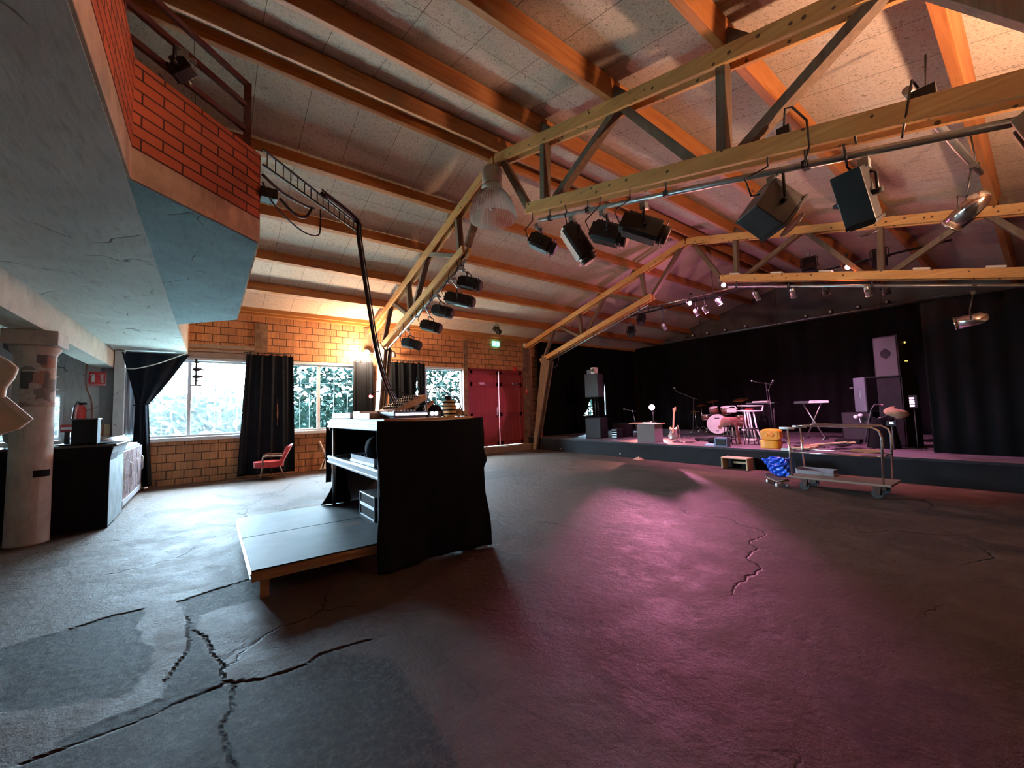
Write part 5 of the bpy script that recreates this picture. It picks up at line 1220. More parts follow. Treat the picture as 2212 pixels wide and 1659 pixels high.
t = thing('carpet_box', 'carpet covered box with a pale lid on the stage edge left of the guitar', 'box', (-7.5, 10.8, ZS), 0); mb = MB(); mb.box((-7.42, 10.86, ZS+.27), (.62, .42, .54)); obj('body', mb, simple('box_carpet', (.14, .12, .12), .9, 0, .2, 40, .3), t, bevel=.01); mb = MB(); mb.box((-7.52, 10.86, ZS+.56), (.98, .46, .03)); obj('lid', mb, M['brown_wood'], t, bevel=.004)
t = thing('silver_rod', 'pale rod with a thick end lying on the carpet covered box', 'rod', (-7.5, 10.7, ZS+.576)); mb = MB(); mb.tube([(-7.98, 10.72, ZS+.6), (-7.4, 10.7, ZS+.6), (-7.25, 10.7, ZS+.602), (-7.06, 10.69, ZS+.602)], [.014, .014, .022, .022], 8); obj('rod', mb, M['chrome'], t)
# ---- microphone stands
def mic_stand(label, base, top, b0, b1, mic_dir, tri=.32, round_base=False):
    t = thing('microphone_stand', label, 'microphone stand', base, 0, 'microphone stands on the stage')
    B_ = V(base); mb = MB(); mb.tube([B_+V((0, 0, .12)), V(top)], [.013, .010], 8); obj('mast', mb, M['steel_dark'], t)
    for k in range(3):
        a = 2*pi*k/3+.4; mb = MB(); mb.tube([B_+V((0, 0, .16)), B_+V((tri*cos(a), tri*sin(a), .012))], .010, 6); obj('leg', mb, M['black'], t)
    if b0 is not None:
        mb = MB(); mb.tube([b0, b1], .009, 8); mb.box(top, (.03, .03, .05)); obj('boom_arm', mb, M['steel_dark'], t)
    d = V(mic_dir).normalized(); q = V(b1 if b1 is not None else top)
    m = MB(); m.tube([q-d*.02, q+d*.11], [.012, .02], 10); obj('microphone', m, M['steel_dark'], t); m = MB(); m.ball(q+d*.14, .032, n=12); obj('mic_head', m, M['alu'], t)
mic_stand('microphone on a long boom over the left of the drum kit', (-7.5, 13.5, ZS), (-7.40, 13.5, 1.80), (-7.25, 13.5, 1.74), (-8.05, 13.5, 2.08), (-.1, -.2, .5))
mic_stand('microphone stand with a level boom behind the white tube stand', (-5.4, 14.45, ZS), (-5.4, 14.3, 2.2), (-5.2, 14.3, 2.14), (-5.68, 14.3, 2.26), (-1, 0, .35))
mic_stand('tall microphone pointing up beside the small keyboard', (-4.93, 13.4, ZS), (-5.0, 13.4, 1.95), (-5.0, 13.4, 1.94), (-4.92, 13.35, 2.1), (.75, -.2, 1))
mic_stand('low microphone at the left of the stage near the dark amplifier', (-8.75, 12.1, ZS), (-8.9, 12.05, 1.42), (-8.75, 12.05, 1.39), (-9.05, 12.0, 1.46), (-.7, -.3, .2))
# ---- stage lamp facing the hall
t = thing('stage_floodlight', 'blazing pink stage lamp on a stand facing the hall', 'lamp', (-8.61, 12.8, ZS)); mb = MB(); mb.tube([(-8.61, 12.85, ZS+.1), (-8.61, 12.85, 1.42)], .014, 8)
for k in range(3): mb.tube([(-8.61, 12.85, ZS+.3), (-8.61+.3*cos(2.1*k), 12.85+.3*sin(2.1*k), ZS+.012)], .01, 6)
obj('stand', mb, M['black'], t); mb = MB(); A = V((.42, -.9, -.06)).normalized(); q = V((-8.61, 12.8, 1.53)); mb.tube([q-A*.16, q-A*.1, q], [.05, .1, .11], 18); obj('can', mb, M['black'], t); mb = MB(); mb.tube([q, q+A*.012], .095, 18); obj('lens', mb, M['led_pink'], t)
# ---- guitar on stand
def guitar(label, L0, M4, body, grp='guitars'):
    t = thing('electric_guitar', label, 'guitar', L0, 0, grp)
    def T(pts): return [M4 @ V(p) for p in pts]
    out = [(-.03, .0), (-.15, .02), (-.19, .1), (-.14, .2), (-.13, .26), (-.17, .36), (-.10, .41), (-.05, .36), (.0, .35), (.05, .36), (.1, .40), (.15, .34), (.12, .25), (.14, .18), (.18, .1), (.14, .02), (.03, .0)]
    mb = MB(); P_ = T([(x, 0, z) for x, z in out]); mb.prism(P_, (M4.to_3x3() @ V((0, .045, 0)))); obj('body', mb, body, t, bevel=.01)
    mb = MB(); mb.bar(M4 @ V((0, -.012, .2)), M4 @ V((0, -.012, .88)), .045, .022, M4.to_3x3() @ V((0, 1, 0))); obj('neck', mb, M['pale_wood'], t)
    mb = MB(); mb.prism(T([(-.025, 0, .88), (.03, 0, .88), (.05, 0, 1.04), (-.035, 0, 1.0)]), (M4.to_3x3() @ V((0, .016, 0)))); 
    for k in range(3): mb.box(M4 @ V((-.045, .0, .9+.04*k)), (.03, .014, .014)); mb.box(M4 @ V((.05, .0, .9+.04*k)), (.03, .014, .014))
    obj('headstock', mb, M['pale_wood'], t); mb = MB(); mb.box(M4 @ V((0, -.012, .1)), (.09, .02, .03)); mb.box(M4 @ V((0, -.01, .2)), (.07, .016, .03)); obj('bridge', mb, M['chrome'], t)
    return t
guitar('dark electric guitar standing upright on the stage right of the carpet box', (-7.22, 11.8, ZS), Matrix.Translation((-7.22, 11.78, ZS+.03)) @ Matrix.Rotation(radians(-10), 4, 'X'), simple('guitar_brown', (.07, .035, .025), .25, 0, .2, 8, coat=.6))
t = thing('guitar_stand', 'thin black stand under the upright guitar', 'stand', (-7.22, 11.9, ZS)); mb = MB()
for s in (-1, 1): mb.tube([(-7.22, 12.1, ZS+.45), (-7.22+.2*s, 11.98, ZS+.01)], .009, 6); mb.tube([(-7.22+.1*s, 12.02, ZS+.2), (-7.22+.1*s, 12.0, ZS+.012), (-7.22+.1*s, 11.72, ZS+.012)], .008, 6)
obj('frame', mb, M['black'], t)
guitar('pale brown guitar lying flat on the stage edge behind the trolley', (-3.1, 10.95, ZS), Matrix.Translation((-3.5, 10.9, ZS+.07)) @ Matrix.Rotation(radians(82), 4, 'Y') @ Matrix.Rotation(radians(-80), 4, 'Z'), M['brown_wood'])
# ---- drum kit
dk = thing('drum_kit', 'drum kit with white bass drum skin in the middle of the stage', 'drum kit', (-7.05, 14.6, ZS))
A = V((.28, -.96, 0)).normalized(); q = V((-7.1, 14.45, .87)); r = .33
mb = MB(); mb.tube([q, q-A*.42], r, 36); bd = obj('bass_drum', mb, M['drum_shell'], dk); mb = MB(); mb.tube([q+A*.03, q-A*.03], r+.012, 36); mb.tube([q-A*.4, q-A*.46], r+.012, 36); obj('hoop', mb, M['white'], bd)
mb = MB(); mb.tube([q+A*.031, q+A*.036], r-.004, 36); obj('front_skin', mb, M['drum_skin'], bd)
s_ = A.cross(V((0, 0, 1))); mb = MB(); c2 = q+A*.037+s_*(-.08)+V((0, 0, -.11)); mb.tube([c2, c2+A*.004], .065, 20); obj('skin_port', mb, M['brown_wood'], bd)
mb = MB(); c3 = q+A*.038+V((0, 0, .21)); mb.box(c3, (.16, .006, .035), Matrix.Rotation(atan2(A.x, -A.y), 3, 'Z')); mb.box(q+A*.038+V((0, 0, -.24)), (.09, .006, .02), Matrix.Rotation(atan2(A.x, -A.y), 3, 'Z')); obj('skin_lettering', mb, M['black'], bd)
mb = MB(); 
for s in (-1, 1): mb.tube([q+s_*(r*s*.9)+V((0, 0, -.1)), q+s_*(.42*s)+A*.08+V((0, 0, -.372))], .012, 6)
obj('spur', mb, M['chrome'], bd)
def drum(c, r, h, tilt, nm):
    Mx = Matrix.Translation(c) @ Matrix.Rotation(tilt, 4, 'X'); mb = MB(); mb.lathe([(r, -h/2), (r, h/2)], Mx, 28); d = obj(nm, mb, M['drum_shell'], dk)
    mb = MB(); mb.lathe([(r+.01, h/2-.02), (r+.012, h/2+.012), (r-.004, h/2+.012)], Mx, 28, caps=False); mb.lathe([(r+.01, -h/2+.02), (r+.01, -h/2-.01)], Mx, 28, caps=False); obj('hoop', mb, M['chrome'], d)
    mb = MB(); mb.lathe([(0.001, h/2+.004), (r-.004, h/2+.004)], Mx, 28, caps=False); obj('drum_skin', mb, M['drum_skin'], d)
drum((-7.32, 14.7, 1.35), .15, .22, .3, 'rack_tom'); drum((-6.92, 14.75, 1.35), .16, .24, .3, 'rack_tom'); drum((-6.5, 15.0, .95), .2, .42, 0, 'floor_tom'); drum((-7.75, 14.95, 1.1), .18, .15, .1, 'snare_drum')
def cymbal(c, r, tilt, base):
    mb = MB(); mb.lathe([(.0, .03), (.035, .025), (.05, .008), (r*.6, -.004), (r, -.014), (r, -.017), (.05, .003)], Matrix.Translation(c) @ Matrix.Rotation(tilt, 4, 'X'), 30, caps=False); cy = obj('cymbal', mb, M['brass'], dk)
    mb = MB(); mb.tube([(c[0], c[1], c[2]+.05), (base[0], base[1], ZS+.25)], .011, 7)
    for k in range(3): mb.tube([(base[0], base[1], ZS+.3), (base[0]+.27*cos(2.1*k), base[1]+.27*sin(2.1*k), ZS+.022)], .011, 6)
    obj('cymbal_stand', mb, M['chrome'], cy)
cymbal((-7.95, 15.0, 1.56), .19, .15, (-7.95, 15.05)); cymbal((-7.55, 15.1, 1.70), .22, .2, (-7.5, 15.2)); cymbal((-6.6, 15.2, 1.72), .25, .25, (-6.55, 15.3)); cymbal((-8.1, 14.8, 1.32), .17, 0, (-8.1, 14.85))
t = thing('rug', 'dark rug under the drum kit', 'rug', (-7.1, 14.9, ZS)); mb = MB(); mb.box((-7.1, 15.1, ZS+.0035), (2.4, 2.3, .005)); obj('rug_pile', mb, simple('dark_rug', (.035, .02, .025), .95, 0, .4, 20, .2), t)
# ---- white tube stand, stools, bags
t = thing('tube_stand', 'tall white tubular steel stand with two open frames in the middle of the stage', 'stand', (-5.5, 13.2, ZS))
for z, dy, w in ((1.33, .0, .30), (1.485, .12, .30)):
    mb = MB(); mb.tube([(-5.85, 13.1+dy, z+.02), (-5.5, 13.06+dy, z), (-5.28, 13.1+dy, z), (-5.2, 13.35+dy, z+.0), (-5.3, 13.42+dy, z), (-5.85, 13.42+dy, z+.02)], .018, 8); obj('frame_loop', mb, M['white'], t)
for a, b, c in (((-5.47, 13.12, 1.32), (-5.42, 13.12, .85), (-5.28, 13.05, ZS)), ((-5.36, 13.14, 1.32), (-5.30, 13.14, .85), (-5.14, 13.05, ZS)), ((-5.68, 13.3, 1.34), (-5.66, 13.3, .95), (-5.62, 13.35, ZS)), ((-5.60, 13.3, 1.34), (-5.57, 13.3, .95), (-5.5, 13.35, ZS))):
    mb = MB(); mb.tube([a, b, c], .022, 8); obj('leg', mb, M['white'], t)
mb = MB(); mb.bar((-5.74, 13.2, .76), (-5.26, 13.15, .78), .05, .05); obj('cross_rail', mb, M['white'], t); mb = MB(); mb.bar((-5.2, 13.35, 1.33), (-5.2, 13.45, 1.48), .03, .03); obj('link', mb, M['white'], t)
mb = MB(); mb.box((-5.52, 13.28, 1.39), (.22, .12, .04)); obj('red_pad', mb, M['red_paint'], t, bevel=.008)
t = thing('white_chair', 'pale curved chair back showing beside the drum kit', 'chair', (-6.05, 13.4, ZS)); mb = MB(); mb.tube([(-6.3, 13.4, 1.36), (-6.24, 13.4, 1.46), (-6.12, 13.4, 1.50), (-6.0, 13.4, 1.49), (-5.94, 13.4, 1.40)], .02, 8); obj('back_hoop', mb, M['white'], t)
mb = MB(); mb.box((-6.12, 13.42, 1.36), (.3, .02, .14)); mb.box((-6.12, 13.6, .95), (.38, .38, .04)); obj('seat', mb, M['skin_white'], t, bevel=.008)
for sx in (-.17, .17):
    for y in (13.43, 13.78): mb = MB(); mb.cyl((-6.12+sx, y, .935), (-6.12+sx*1.1, y, ZS), .014, n=8); obj('leg', mb, M['white'], t)
def stool(label, c, h, r, grp):
    t = thing('stool', label, 'stool', (c[0], c[1], ZS), 0, grp); mb = MB(); mb.lathe([(r*.9, h-.04), (r, h-.03), (r, h-.008), (r*.9, h)], Matrix.Translation((c[0], c[1], ZS)), 24); obj('seat', mb, M['black'], t)
    for k in range(4):
        a = pi/4+pi/2*k; mb = MB(); mb.tube([(c[0]+r*.6*cos(a), c[1]+r*.6*sin(a), ZS+h-.04), (c[0]+r*1.05*cos(a), c[1]+r*1.05*sin(a), ZS)], .011, 7); obj('leg', mb, M['black'], t)
    mb = MB(); mb.tube([(c[0]+r*.85*cos(a), c[1]+r*.85*sin(a), ZS+h*.4) for a in [2*pi*i/20 for i in range(20)]], .008, 6, closed=True); obj('foot_ring', mb, M['black'], t)
stool('black stool with thin legs left of the yellow boxes on the stage', (-4.78, 11.5), .44, .17, 'stools on the stage'); stool('low black stool under the brown cloth on the stage', (-5.28, 11.35), .5, .17, 'stools on the stage')
t = thing('brown_coat', 'brown cloth draped over the low stool with one end hanging to the stage', 'cloth', (-5.2, 11.35, ZS+.5)); mb = MB()
mb.sheet(lambda u, v: (-5.26+.25*cos(2*pi*u)*sin(pi*v/2)**.6*(1+.1*sin(u*19)), 11.35+.2*sin(2*pi*u)*sin(pi*v/2)**.6, ZS+.6+.14*cos(pi*v/2)-.1*v*v+.03*sin(u*25)*v), 32, 12)
mb.sheet(lambda u, v: (-5.0-.02+.07*(u-.5)+.1*(1-v), 11.16-.04*sin(u*pi)-.02*(1-v), ZS+.03+.56*v), 10, 20, .03, (0, 1, 0)); obj('cloth', mb, simple('brown_fabric', (.13, .05, .035), .85, 0, .3, 10, .3), t)
# ---- keyboards
t = thing('small_keyboard', 'small keyboard cluttered with boxes on a dark stand at mid stage', 'keyboard', (-5.42, 13.9, ZS)); mb = MB(); mb.box((-5.42, 13.95, 1.565), (.8, .3, .05)); obj('case', mb, M['steel_dark'], t, bevel=.008); mb = MB(); mb.box((-5.5, 13.92, 1.61), (.3, .2, .04)); mb.box((-5.35, 13.96, 1.61), (.22, .18, .05)); obj('effects_box', mb, M['paper'], t, bevel=.004)
for s in (-1, 1): mb = MB(); mb.tube([(-5.42+.32*s, 13.95, 1.54), (-5.42+.32*s, 13.95, ZS)], .02, 8); obj('leg', mb, M['steel_dark'], t)
mb = MB(); mb.sheet(lambda u, v: (-5.75+.62*u, 13.82+.03*sin(u*24), .95+.57*v-.12*sin(u*9)*(1-v)), 30, 10); obj('dark_cover', mb, M['drape'], t)
t = thing('stage_keyboard', 'keyboard with bright pink lit right half on crossed legs', 'keyboard', (-4.17, 14.2, ZS)); mb = MB(); mb.box((-4.17, 14.25, 1.55), (.86, .3, .07)); obj('case', mb, M['steel_dark'], t, bevel=.008); mb = MB(); mb.box((-3.98, 14.1, 1.55), (.48, .012, .05)); mb.box((-3.98, 14.2, 1.59), (.46, .16, .012)); obj('keys', mb, M['white'], t)
for a, b in (((-4.4, -3.9)), ((-3.95, -4.42))):
    mb = MB(); mb.tube([(a, 14.2, 1.51), (b, 14.15 if a < -4.2 else 14.35, ZS+.02)], .018, 8); obj('crossed_leg', mb, M['alu'], t)
mb = MB(); mb.tube([(-3.9, 13.95, ZS+.02), (-3.9, 14.4, ZS+.02)], .018, 8); mb.tube([(-4.42, 14.1, ZS+.02), (-4.42, 14.6, ZS+.02)], .018, 8); obj('foot_bar', mb, M['alu'], t)
# ---- right amplifiers and PA
t = speaker('speaker_cabinet', 'dark grey speaker cabinet on the stage floor under the silver sided amplifier', (-3.0, 13.75, ZS), (.66, .45, .78), 0, M['dark_speaker'], M['grille_cloth'], rz=-.1, grp='amplifiers on the stage')
t2 = thing('mounted_ornament', 'small white round eared ornament fixed on the dark grey speaker cabinet', 'ornament', (-2.98, 13.5, 1.1)); mb = MB(); mb.ball((-3.02, 13.43, 1.14), .05, (1, .5, 1), 12); mb.ball((-2.92, 13.43, 1.18), .06, (1, .5, .7), 12); mb.bar((-2.95, 13.43, 1.12), (-2.93, 13.43, .98), .02, .012); obj('shape', mb, M['white'], t2)
speaker('silver_amplifier', 'tall amplifier with a silver grey side and chrome handle', (-2.72, 13.85, 1.258), (.62, .46, .9), 0, M['amp_grey'], M['black_matte'], grp='amplifiers on the stage', rz=.72, handle=-1)
mb = MB()
t = thing('mic_clamp', 'tiny pink lit clip on the left of the silver sided amplifier', 'clip', (-3.14, 13.7, 1.9)); mb.tube([(-3.17, 13.75, 1.9), (-3.1, 13.75, 1.9)], .012, 6); obj('clip', mb, M['alu'], t)
speaker('bass_speaker', 'tall black bass cabinet stack at the right of the stage', (-2.08, 12.85, ZS), (.5, .55, 1.6), 0, M['dark_speaker'], M['black_matte'], rz=-.35)
t = speaker('top_speaker', 'big grey loudspeaker with dark round emblem on top of the right stack', (-2.10, 12.8, 2.077), (.5, .5, .96), 0, M['dark_speaker'], M['grey_speaker'], rz=-.35)
mb = MB(); mb.tube([(-.0, -.262, .55), (-.0, -.272, .55)], .1, 24); mb.box((0, -.27, .55), (.04, .01, .24)); obj('round_emblem', mb, M['black_matte'], t, world=False)
mb = MB(); mb.ball((.252, -.02, .78), .022, n=8); mb.box((.252, -.02, .35), (.008, .1, .012)); obj('amber_light', mb, M['amber'], t, world=False)
t = thing('draped_stand', 'black clothed stand with curved bar in front of the right speaker stack', 'stand', (-2.3, 12.1, ZS)); mb = MB(); mb.sheet(lambda u, v: (-2.28+(.30-.1*v)*cos(2*pi*u), 12.15+.16*sin(2*pi*u), ZS+.01+.66*v+.05*sin(u*13)*v), 30, 10); obj('cover', mb, M['drape'], t); mb = MB(); mb.tube([(-2.58, 12.05, ZS+.1), (-2.5, 12.05, 1.0), (-2.42, 12.05, 1.35), (-2.35, 12.05, 1.46), (-2.22, 12.05, 1.44)], .016, 8); mb.tube([(-2.5, 12.05, 1.0), (-2.3, 12.05, 1.15), (-2.1, 12.05, 1.22)], .014, 8); obj('bent_bar', mb, M['steel_dark'], t)
t = thing('tan_bundle', 'crumpled tan cloth on the stand at the right of the stage', 'cloth', (-2.02, 11.9, 1.15)); mb = MB(); mb.sheet(lambda u, v: (-2.0+.2*sin(pi*v)*cos(2*pi*u)*(1+.12*sin(u*20)), 11.9+.12*sin(pi*v)*sin(2*pi*u), 1.16+.22*(1-cos(pi*v))/2-.03*cos(2*pi*u)), 26, 12); obj('cloth', mb, M['tan_cloth'], t)
t = thing('blue_display', 'small black unit with a glowing blue display at the right of the stage', 'display', (-2.08, 11.82, 1.0)); mb = MB(); mb.box((-2.06, 11.86, 1.04), (.16, .12, .12)); mb.tube([(-2.06, 11.86, .98), (-2.06, 11.86, ZS)], .02, 8); obj('case', mb, M['black'], t, bevel=.006); mb = MB(); mb.box((-2.06, 11.797, 1.05), (.06, .006, .04)); obj('screen', mb, M['led_blue'], t)
t = thing('led_panel', 'glowing pink led panel lamp on a stand at the right of the stage', 'lamp', (-1.75, 12.3, ZS)); mb = MB(); mb.box((-1.76, 12.32, 1.5), (.13, .08, .28)); mb.tube([(-1.76, 12.34, 1.36), (-1.76, 12.34, ZS+.02)], .014, 8); mb.box((-1.72, 12.3, ZS+.01), (.2, .2, .02)); obj('case', mb, M['black'], t, bevel=.006)
mb = MB()
for k in range(4): mb.box((-1.78, 12.276, 1.41+.055*k), (.07, .008, .028), Matrix.Rotation(.0, 3, 'Y'))
obj('led_row', mb, emit('led_panel_pink', (1, .45, .8), 14), t)
# ---- small things on the stage edge
def tub(label, z, h, tilt):
    t = thing('yellow_box', label, 'box', (-4.06, 10.84, z), 0, 'stacked orange yellow boxes')
    out = []
    for i in range(32):
        a = 2*pi*i/32; x = .215*abs(cos(a))**.55*(1 if cos(a) > 0 else -1); y = .13*abs(sin(a))**.55*(1 if sin(a) > 0 else -1); out.append((x, y))
    if tilt:     # standing on its long edge, oval face to the hall
        mb = MB(); mb.prism([(-4.05+x*1.0, 10.74, z+.135+y*1.03) for x, y in out], (0, .2, 0)); b = obj('tub', mb, M['yellow'], t, bevel=.02)
        mb = MB(); mb.prism([(-4.05+x*.8, 10.73, z+.135+y*.74) for x, y in out], (0, .012, 0)); obj('face_panel', mb, M['yellow'], t, bevel=.004)
        mb = MB(); mb.tube([(-4.12, 10.715, z+.14), (-4.11, 10.715, z+.10), (-3.99, 10.715, z+.10), (-3.98, 10.715, z+.14)], .012, 8); mb.tube([(-4.09, 10.72, z+.18), (-4.05, 10.72, z+.155), (-4.01, 10.72, z+.18)], .008, 6); obj('handle', mb, M['yellow'], t)
    else:
        mb = MB(); mb.prism([(-4.07+x, 10.84+y, z) for x, y in out], (0, 0, h)); obj('tub', mb, M['yellow'], t, bevel=.012); mb = MB(); mb.prism([(-4.07+x*1.03, 10.84+y*1.04, z+h-.03) for x, y in out], (0, 0, .02)); obj('rim', mb, M['yellow'], t)
tub('lower orange yellow oval tub on the stage edge', ZS+.001, .19, False); tub('upper orange yellow box standing on edge on the oval tub', ZS+.193, .26, True)
t = thing('practice_amp', 'small blue grey framed practice amplifier on the stage edge', 'amplifier', (-5.12, 10.6, ZS)); mb = MB(); mb.box((-5.12, 10.62, ZS+.115), (.32, .2, .23)); obj('case', mb, M['blue_grey'], t, bevel=.012); mb = MB(); mb.box((-5.12, 10.512, ZS+.115), (.24, .014, .17)); obj('grille', mb, M['grille_cloth'], t)
t = thing('effects_pedal', 'pale blue effects pedal lying left of the small practice amplifier', 'pedal', (-5.42, 10.6, ZS)); mb = MB(); mb.box((-5.43, 10.62, ZS+.03), (.24, .12, .05)); obj('case', mb, simple('pale_blue_pedal', (.4, .55, .66), .3), t, bevel=.008); mb = MB(); mb.cyl((-5.37, 10.6, ZS+.055), (-5.37, 10.6, ZS+.075), .015, n=10); mb.cyl((-5.49, 10.6, ZS+.055), (-5.49, 10.6, ZS+.075), .015, n=10); obj('switch', mb, M['chrome'], t)
t = thing('soft_bag', 'dark soft bag slumped behind the small practice amplifier', 'bag', (-5.3, 11.0, ZS)); mb = MB(); mb.sheet(lambda u, v: (-5.4+.34*sin(pi*v)*cos(2*pi*u), 11.0+.16*sin(pi*v)*sin(2*pi*u), ZS+.005+.2*(1-cos(pi*v))/2+.02*sin(u*26)*sin(pi*v)), 26, 12); obj('cloth', mb, M['drape'], t)
random.seed(11)
for i, (x, y, lb) in enumerate(((-6.6, 11.2, 'left of the practice amplifier'), (-6.0, 12.6, 'before the drum kit'), (-4.3, 12.4, 'behind the yellow boxes'), (-3.2, 12.3, 'before the dark grey speaker cabinet'), (-3.55, 11.6, 'behind the trolley'), (-2.62, 11.5, 'near the lying guitar'))):
    pts = [(x+.34*cos(a*2.1+i)+random.uniform(-.07, .07), y+.28*sin(a*2.9+i)+random.uniform(-.08, .08), ZS+.012) for a in range(9)]
    cable('stage_cable', 'tangled black cable on the stage floor '+lb, pts, .011, group='cables on the stage floor')
for i, (x, y, w, d, h, m_, lb) in enumerate(((-6.35, 11.9, .34, .16, .07, 'black', 'black pedal board before the drum kit'), (-5.2, 12.5, .3, .2, .06, 'skin_white', 'pale flat box between stool and keyboard'), (-3.1, 13.0, .5, .3, .09, 'dark_speaker', 'dark flat case before the grey cabinets'), (-4.25, 11.4, .4, .2, .05, 'red_paint', 'dull red flat case behind the trolley'), (-3.4, 10.62, .36, .16, .05, 'cardboard', 'pale brown flat box on the stage edge behind the trolley'), (-2.3, 10.85, .5, .12, .05, 'brown_wood', 'brown slat lying on the stage edge to the right'))):
    t = thing('flat_box', lb, 'box', (x, y, ZS), 0, 'flat boxes on the stage floor'); mb = MB(); mb.box((x, y, ZS+h/2+.024), (w, d, h)); obj('case', mb, M[m_], t, bevel=.006)
    mb = MB()
    for sx in (-1, 1): mb.box((x+sx*w*.35, y, ZS+.012), (.03, d*.8, .024))
    obj('foot', mb, M['rubber'], t)
# ---- on the floor before the stage
t = thing('step_box', 'small open wooden step box on the floor against the stage', 'step', (-4.6, 10.2, 0)); mb = MB(); mb.box((-4.6, 10.2, .262), (.6, .34, .025)); 
obj('tread', mb, M['pale_wood'], t, bevel=.003)
for x in (-4.885, -4.315): mb = MB(); mb.box((x, 10.2, .125), (.03, .32, .25)); obj('side', mb, M['pale_wood'], t, bevel=.003)
mb = MB(); mb.box((-4.52, 10.28, .14), (.42, .02, .05)); obj('brace', mb, M['pale_wood'], t)
t = thing('shopping_bag', 'crinkled blue woven plastic bag between step box and trolley', 'bag', (-3.5, 9.85, 0)); mb = MB()
def bagf(u, v):
    a = 2*pi*u; k = .75+.3*v
    sq = lambda q: abs(q)**.6*(1 if q > 0 else -1)
    cr = .014*sin(u*44+v*9)+.012*sin(u*71-v*23)
    return (-3.5-.12*v+(.24*k+cr)*sq(cos(a)), 9.85+(.15*k+cr)*sq(sin(a)), .004+.36*v+.02*sin(u*25)*v+.03*cos(a)*v)
mb.sheet(bagf, 80, 30); mb.sheet(lambda u, v: bagf(u, 0) if v > .5 else (-3.5, 9.85, .006), 80, 1); o = obj('bag', mb, M['blue_bag'], t); o.modifiers.new('solid', 'SOLIDIFY').thickness = .004
for s in (-1, 1):
    mb = MB(); mb.tube([(-3.75, 9.85+.14*s, .33), (-3.7, 9.85+.19*s, .26), (-3.55, 9.85+.2*s, .22), (-3.4, 9.85+.19*s, .28), (-3.38, 9.85+.15*s, .35)], .012, 6); obj('handle', mb, M['blue_bag'], t)
t = thing('trolley', 'steel tube trolley with wooden bed and large castors', 'trolley', (-2.25, 8.75, 0))
TX0, TX1, TY0, TY1 = -2.86, -1.60, 8.43, 9.06; zb = .22
mb = MB(); mb.box(((TX0+TX1)/2, (TY0+TY1)/2, zb), (TX1-TX0+.14, TY1-TY0+.06, .035)); obj('bed', mb, wood('trolley_ply', (.14, .09, .06), (.21, .14, .1), (.28, .2, .15), 'X', .55, knots=False), t, bevel=.005)
for y in (TY0, TY1):
    mb = MB(); mb.tube([(TX1-.03, y, zb), (TX1-.0, y, .97), (TX1-.03, y, 1.07), (TX1-.11, y, 1.12), (TX0+.25, y, 1.14), (TX0+.12, y, 1.13)], .017, 10); obj('hoop', mb, M['chrome'], t)
    mb = MB(); mb.tube([(TX0, y, zb), (TX0-.02, y, 1.08)], .017, 10); obj('post', mb, M['chrome'], t)
    mb = MB(); mb.tube([(TX0, y, .66), (TX1-.01, y, .66)], .013, 8); obj('mid_rail', mb, M['chrome'], t)
for x_, z_ in ((TX0-.02, 1.08), (TX1-.01, .66), (TX0+.12, 1.13)): mb = MB(); mb.tube([(x_, TY0, z_), (x_, TY1, z_)], .013, 8); obj('cross_rail', mb, M['chrome'], t)
mb = MB(); mb.tube([(TX0-.15, TY0, 1.09), (TX0+.08, TY0, 1.09)], .022, 10); mb.tube([(TX0-.15, TY1, 1.09), (TX0+.08, TY1, 1.09)], .022, 10); obj('handle_grip', mb, M['white'], t)
mb = MB(); mb.box((TX0-.08, TY0+.05, .70), (.16, .05, .045)); obj('catch', mb, M['paper'], t, bevel=.004)
for x in (TX0+.16, TX1-.12):
    for y in (TY0+.08, TY1-.08):
        mb = MB(); mb.cyl((x, y-.022, .075), (x, y+.022, .075), .075, n=22); w = obj('castor_wheel', mb, M['rubber'], t); mb = MB(); mb.prism([(x-.05, y-.04, .2), (x+.05, y-.04, .2), (x+.03, y-.04, .06), (x-.03, y-.04, .06)], (0, .014, 0)); mb.prism([(x-.05, y+.026, .2), (x+.05, y+.026, .2), (x+.03, y+.026, .06), (x-.03, y+.026, .06)], (0, .014, 0)); mb.box((x, y, .197), (.11, .09, .008)); obj('castor_fork', mb, M['chrome'], w)
t = thing('case_lid', 'open silver edged tray lying on the back of the trolley bed', 'tray', (-2.65, 8.85, zb+.018)); mb = MB(); z = zb+.019
mb.box((-2.62, 8.88, z+.008), (.56, .26, .014)); mb.box((-2.62, 9.005, z+.05), (.56, .012, .1)); mb.box((-2.62, 8.755, z+.035), (.56, .012, .07)); mb.box((-2.9, 8.88, z+.05), (.012, .26, .1)); mb.box((-2.34, 8.88, z+.05), (.012, .26, .1)); obj('tray', mb, M['alu'], t, bevel=.003)
t = thing('skateboard', 'black skateboard with white wheels poking from under the trolley', 'skateboard', (-3.22, 8.72, 0), atan2(-.66, .56))
mb = MB(); mb.sheet(lambda u, v: ((u-.5)*.78, .1*(v-.5)*2*min(1, (1-abs(2*u-1)**6)**.5+.05), .098+max(0, abs(2*u-1)-.62)**1.4*.22), 30, 8, .011, (0, 0, 1)); obj('grip_deck', mb, M['grip'], t, world=False)
mb = MB(); mb.sheet(lambda u, v: ((u-.5)*.775, .0985*(v-.5)*2*min(1, (1-abs(2*u-1)**6)**.5+.05), .09+max(0, abs(2*u-1)-.62)**1.4*.22), 30, 8, .008, (0, 0, 1)); obj('ply_edge', mb, M['pale_wood'], t, world=False)
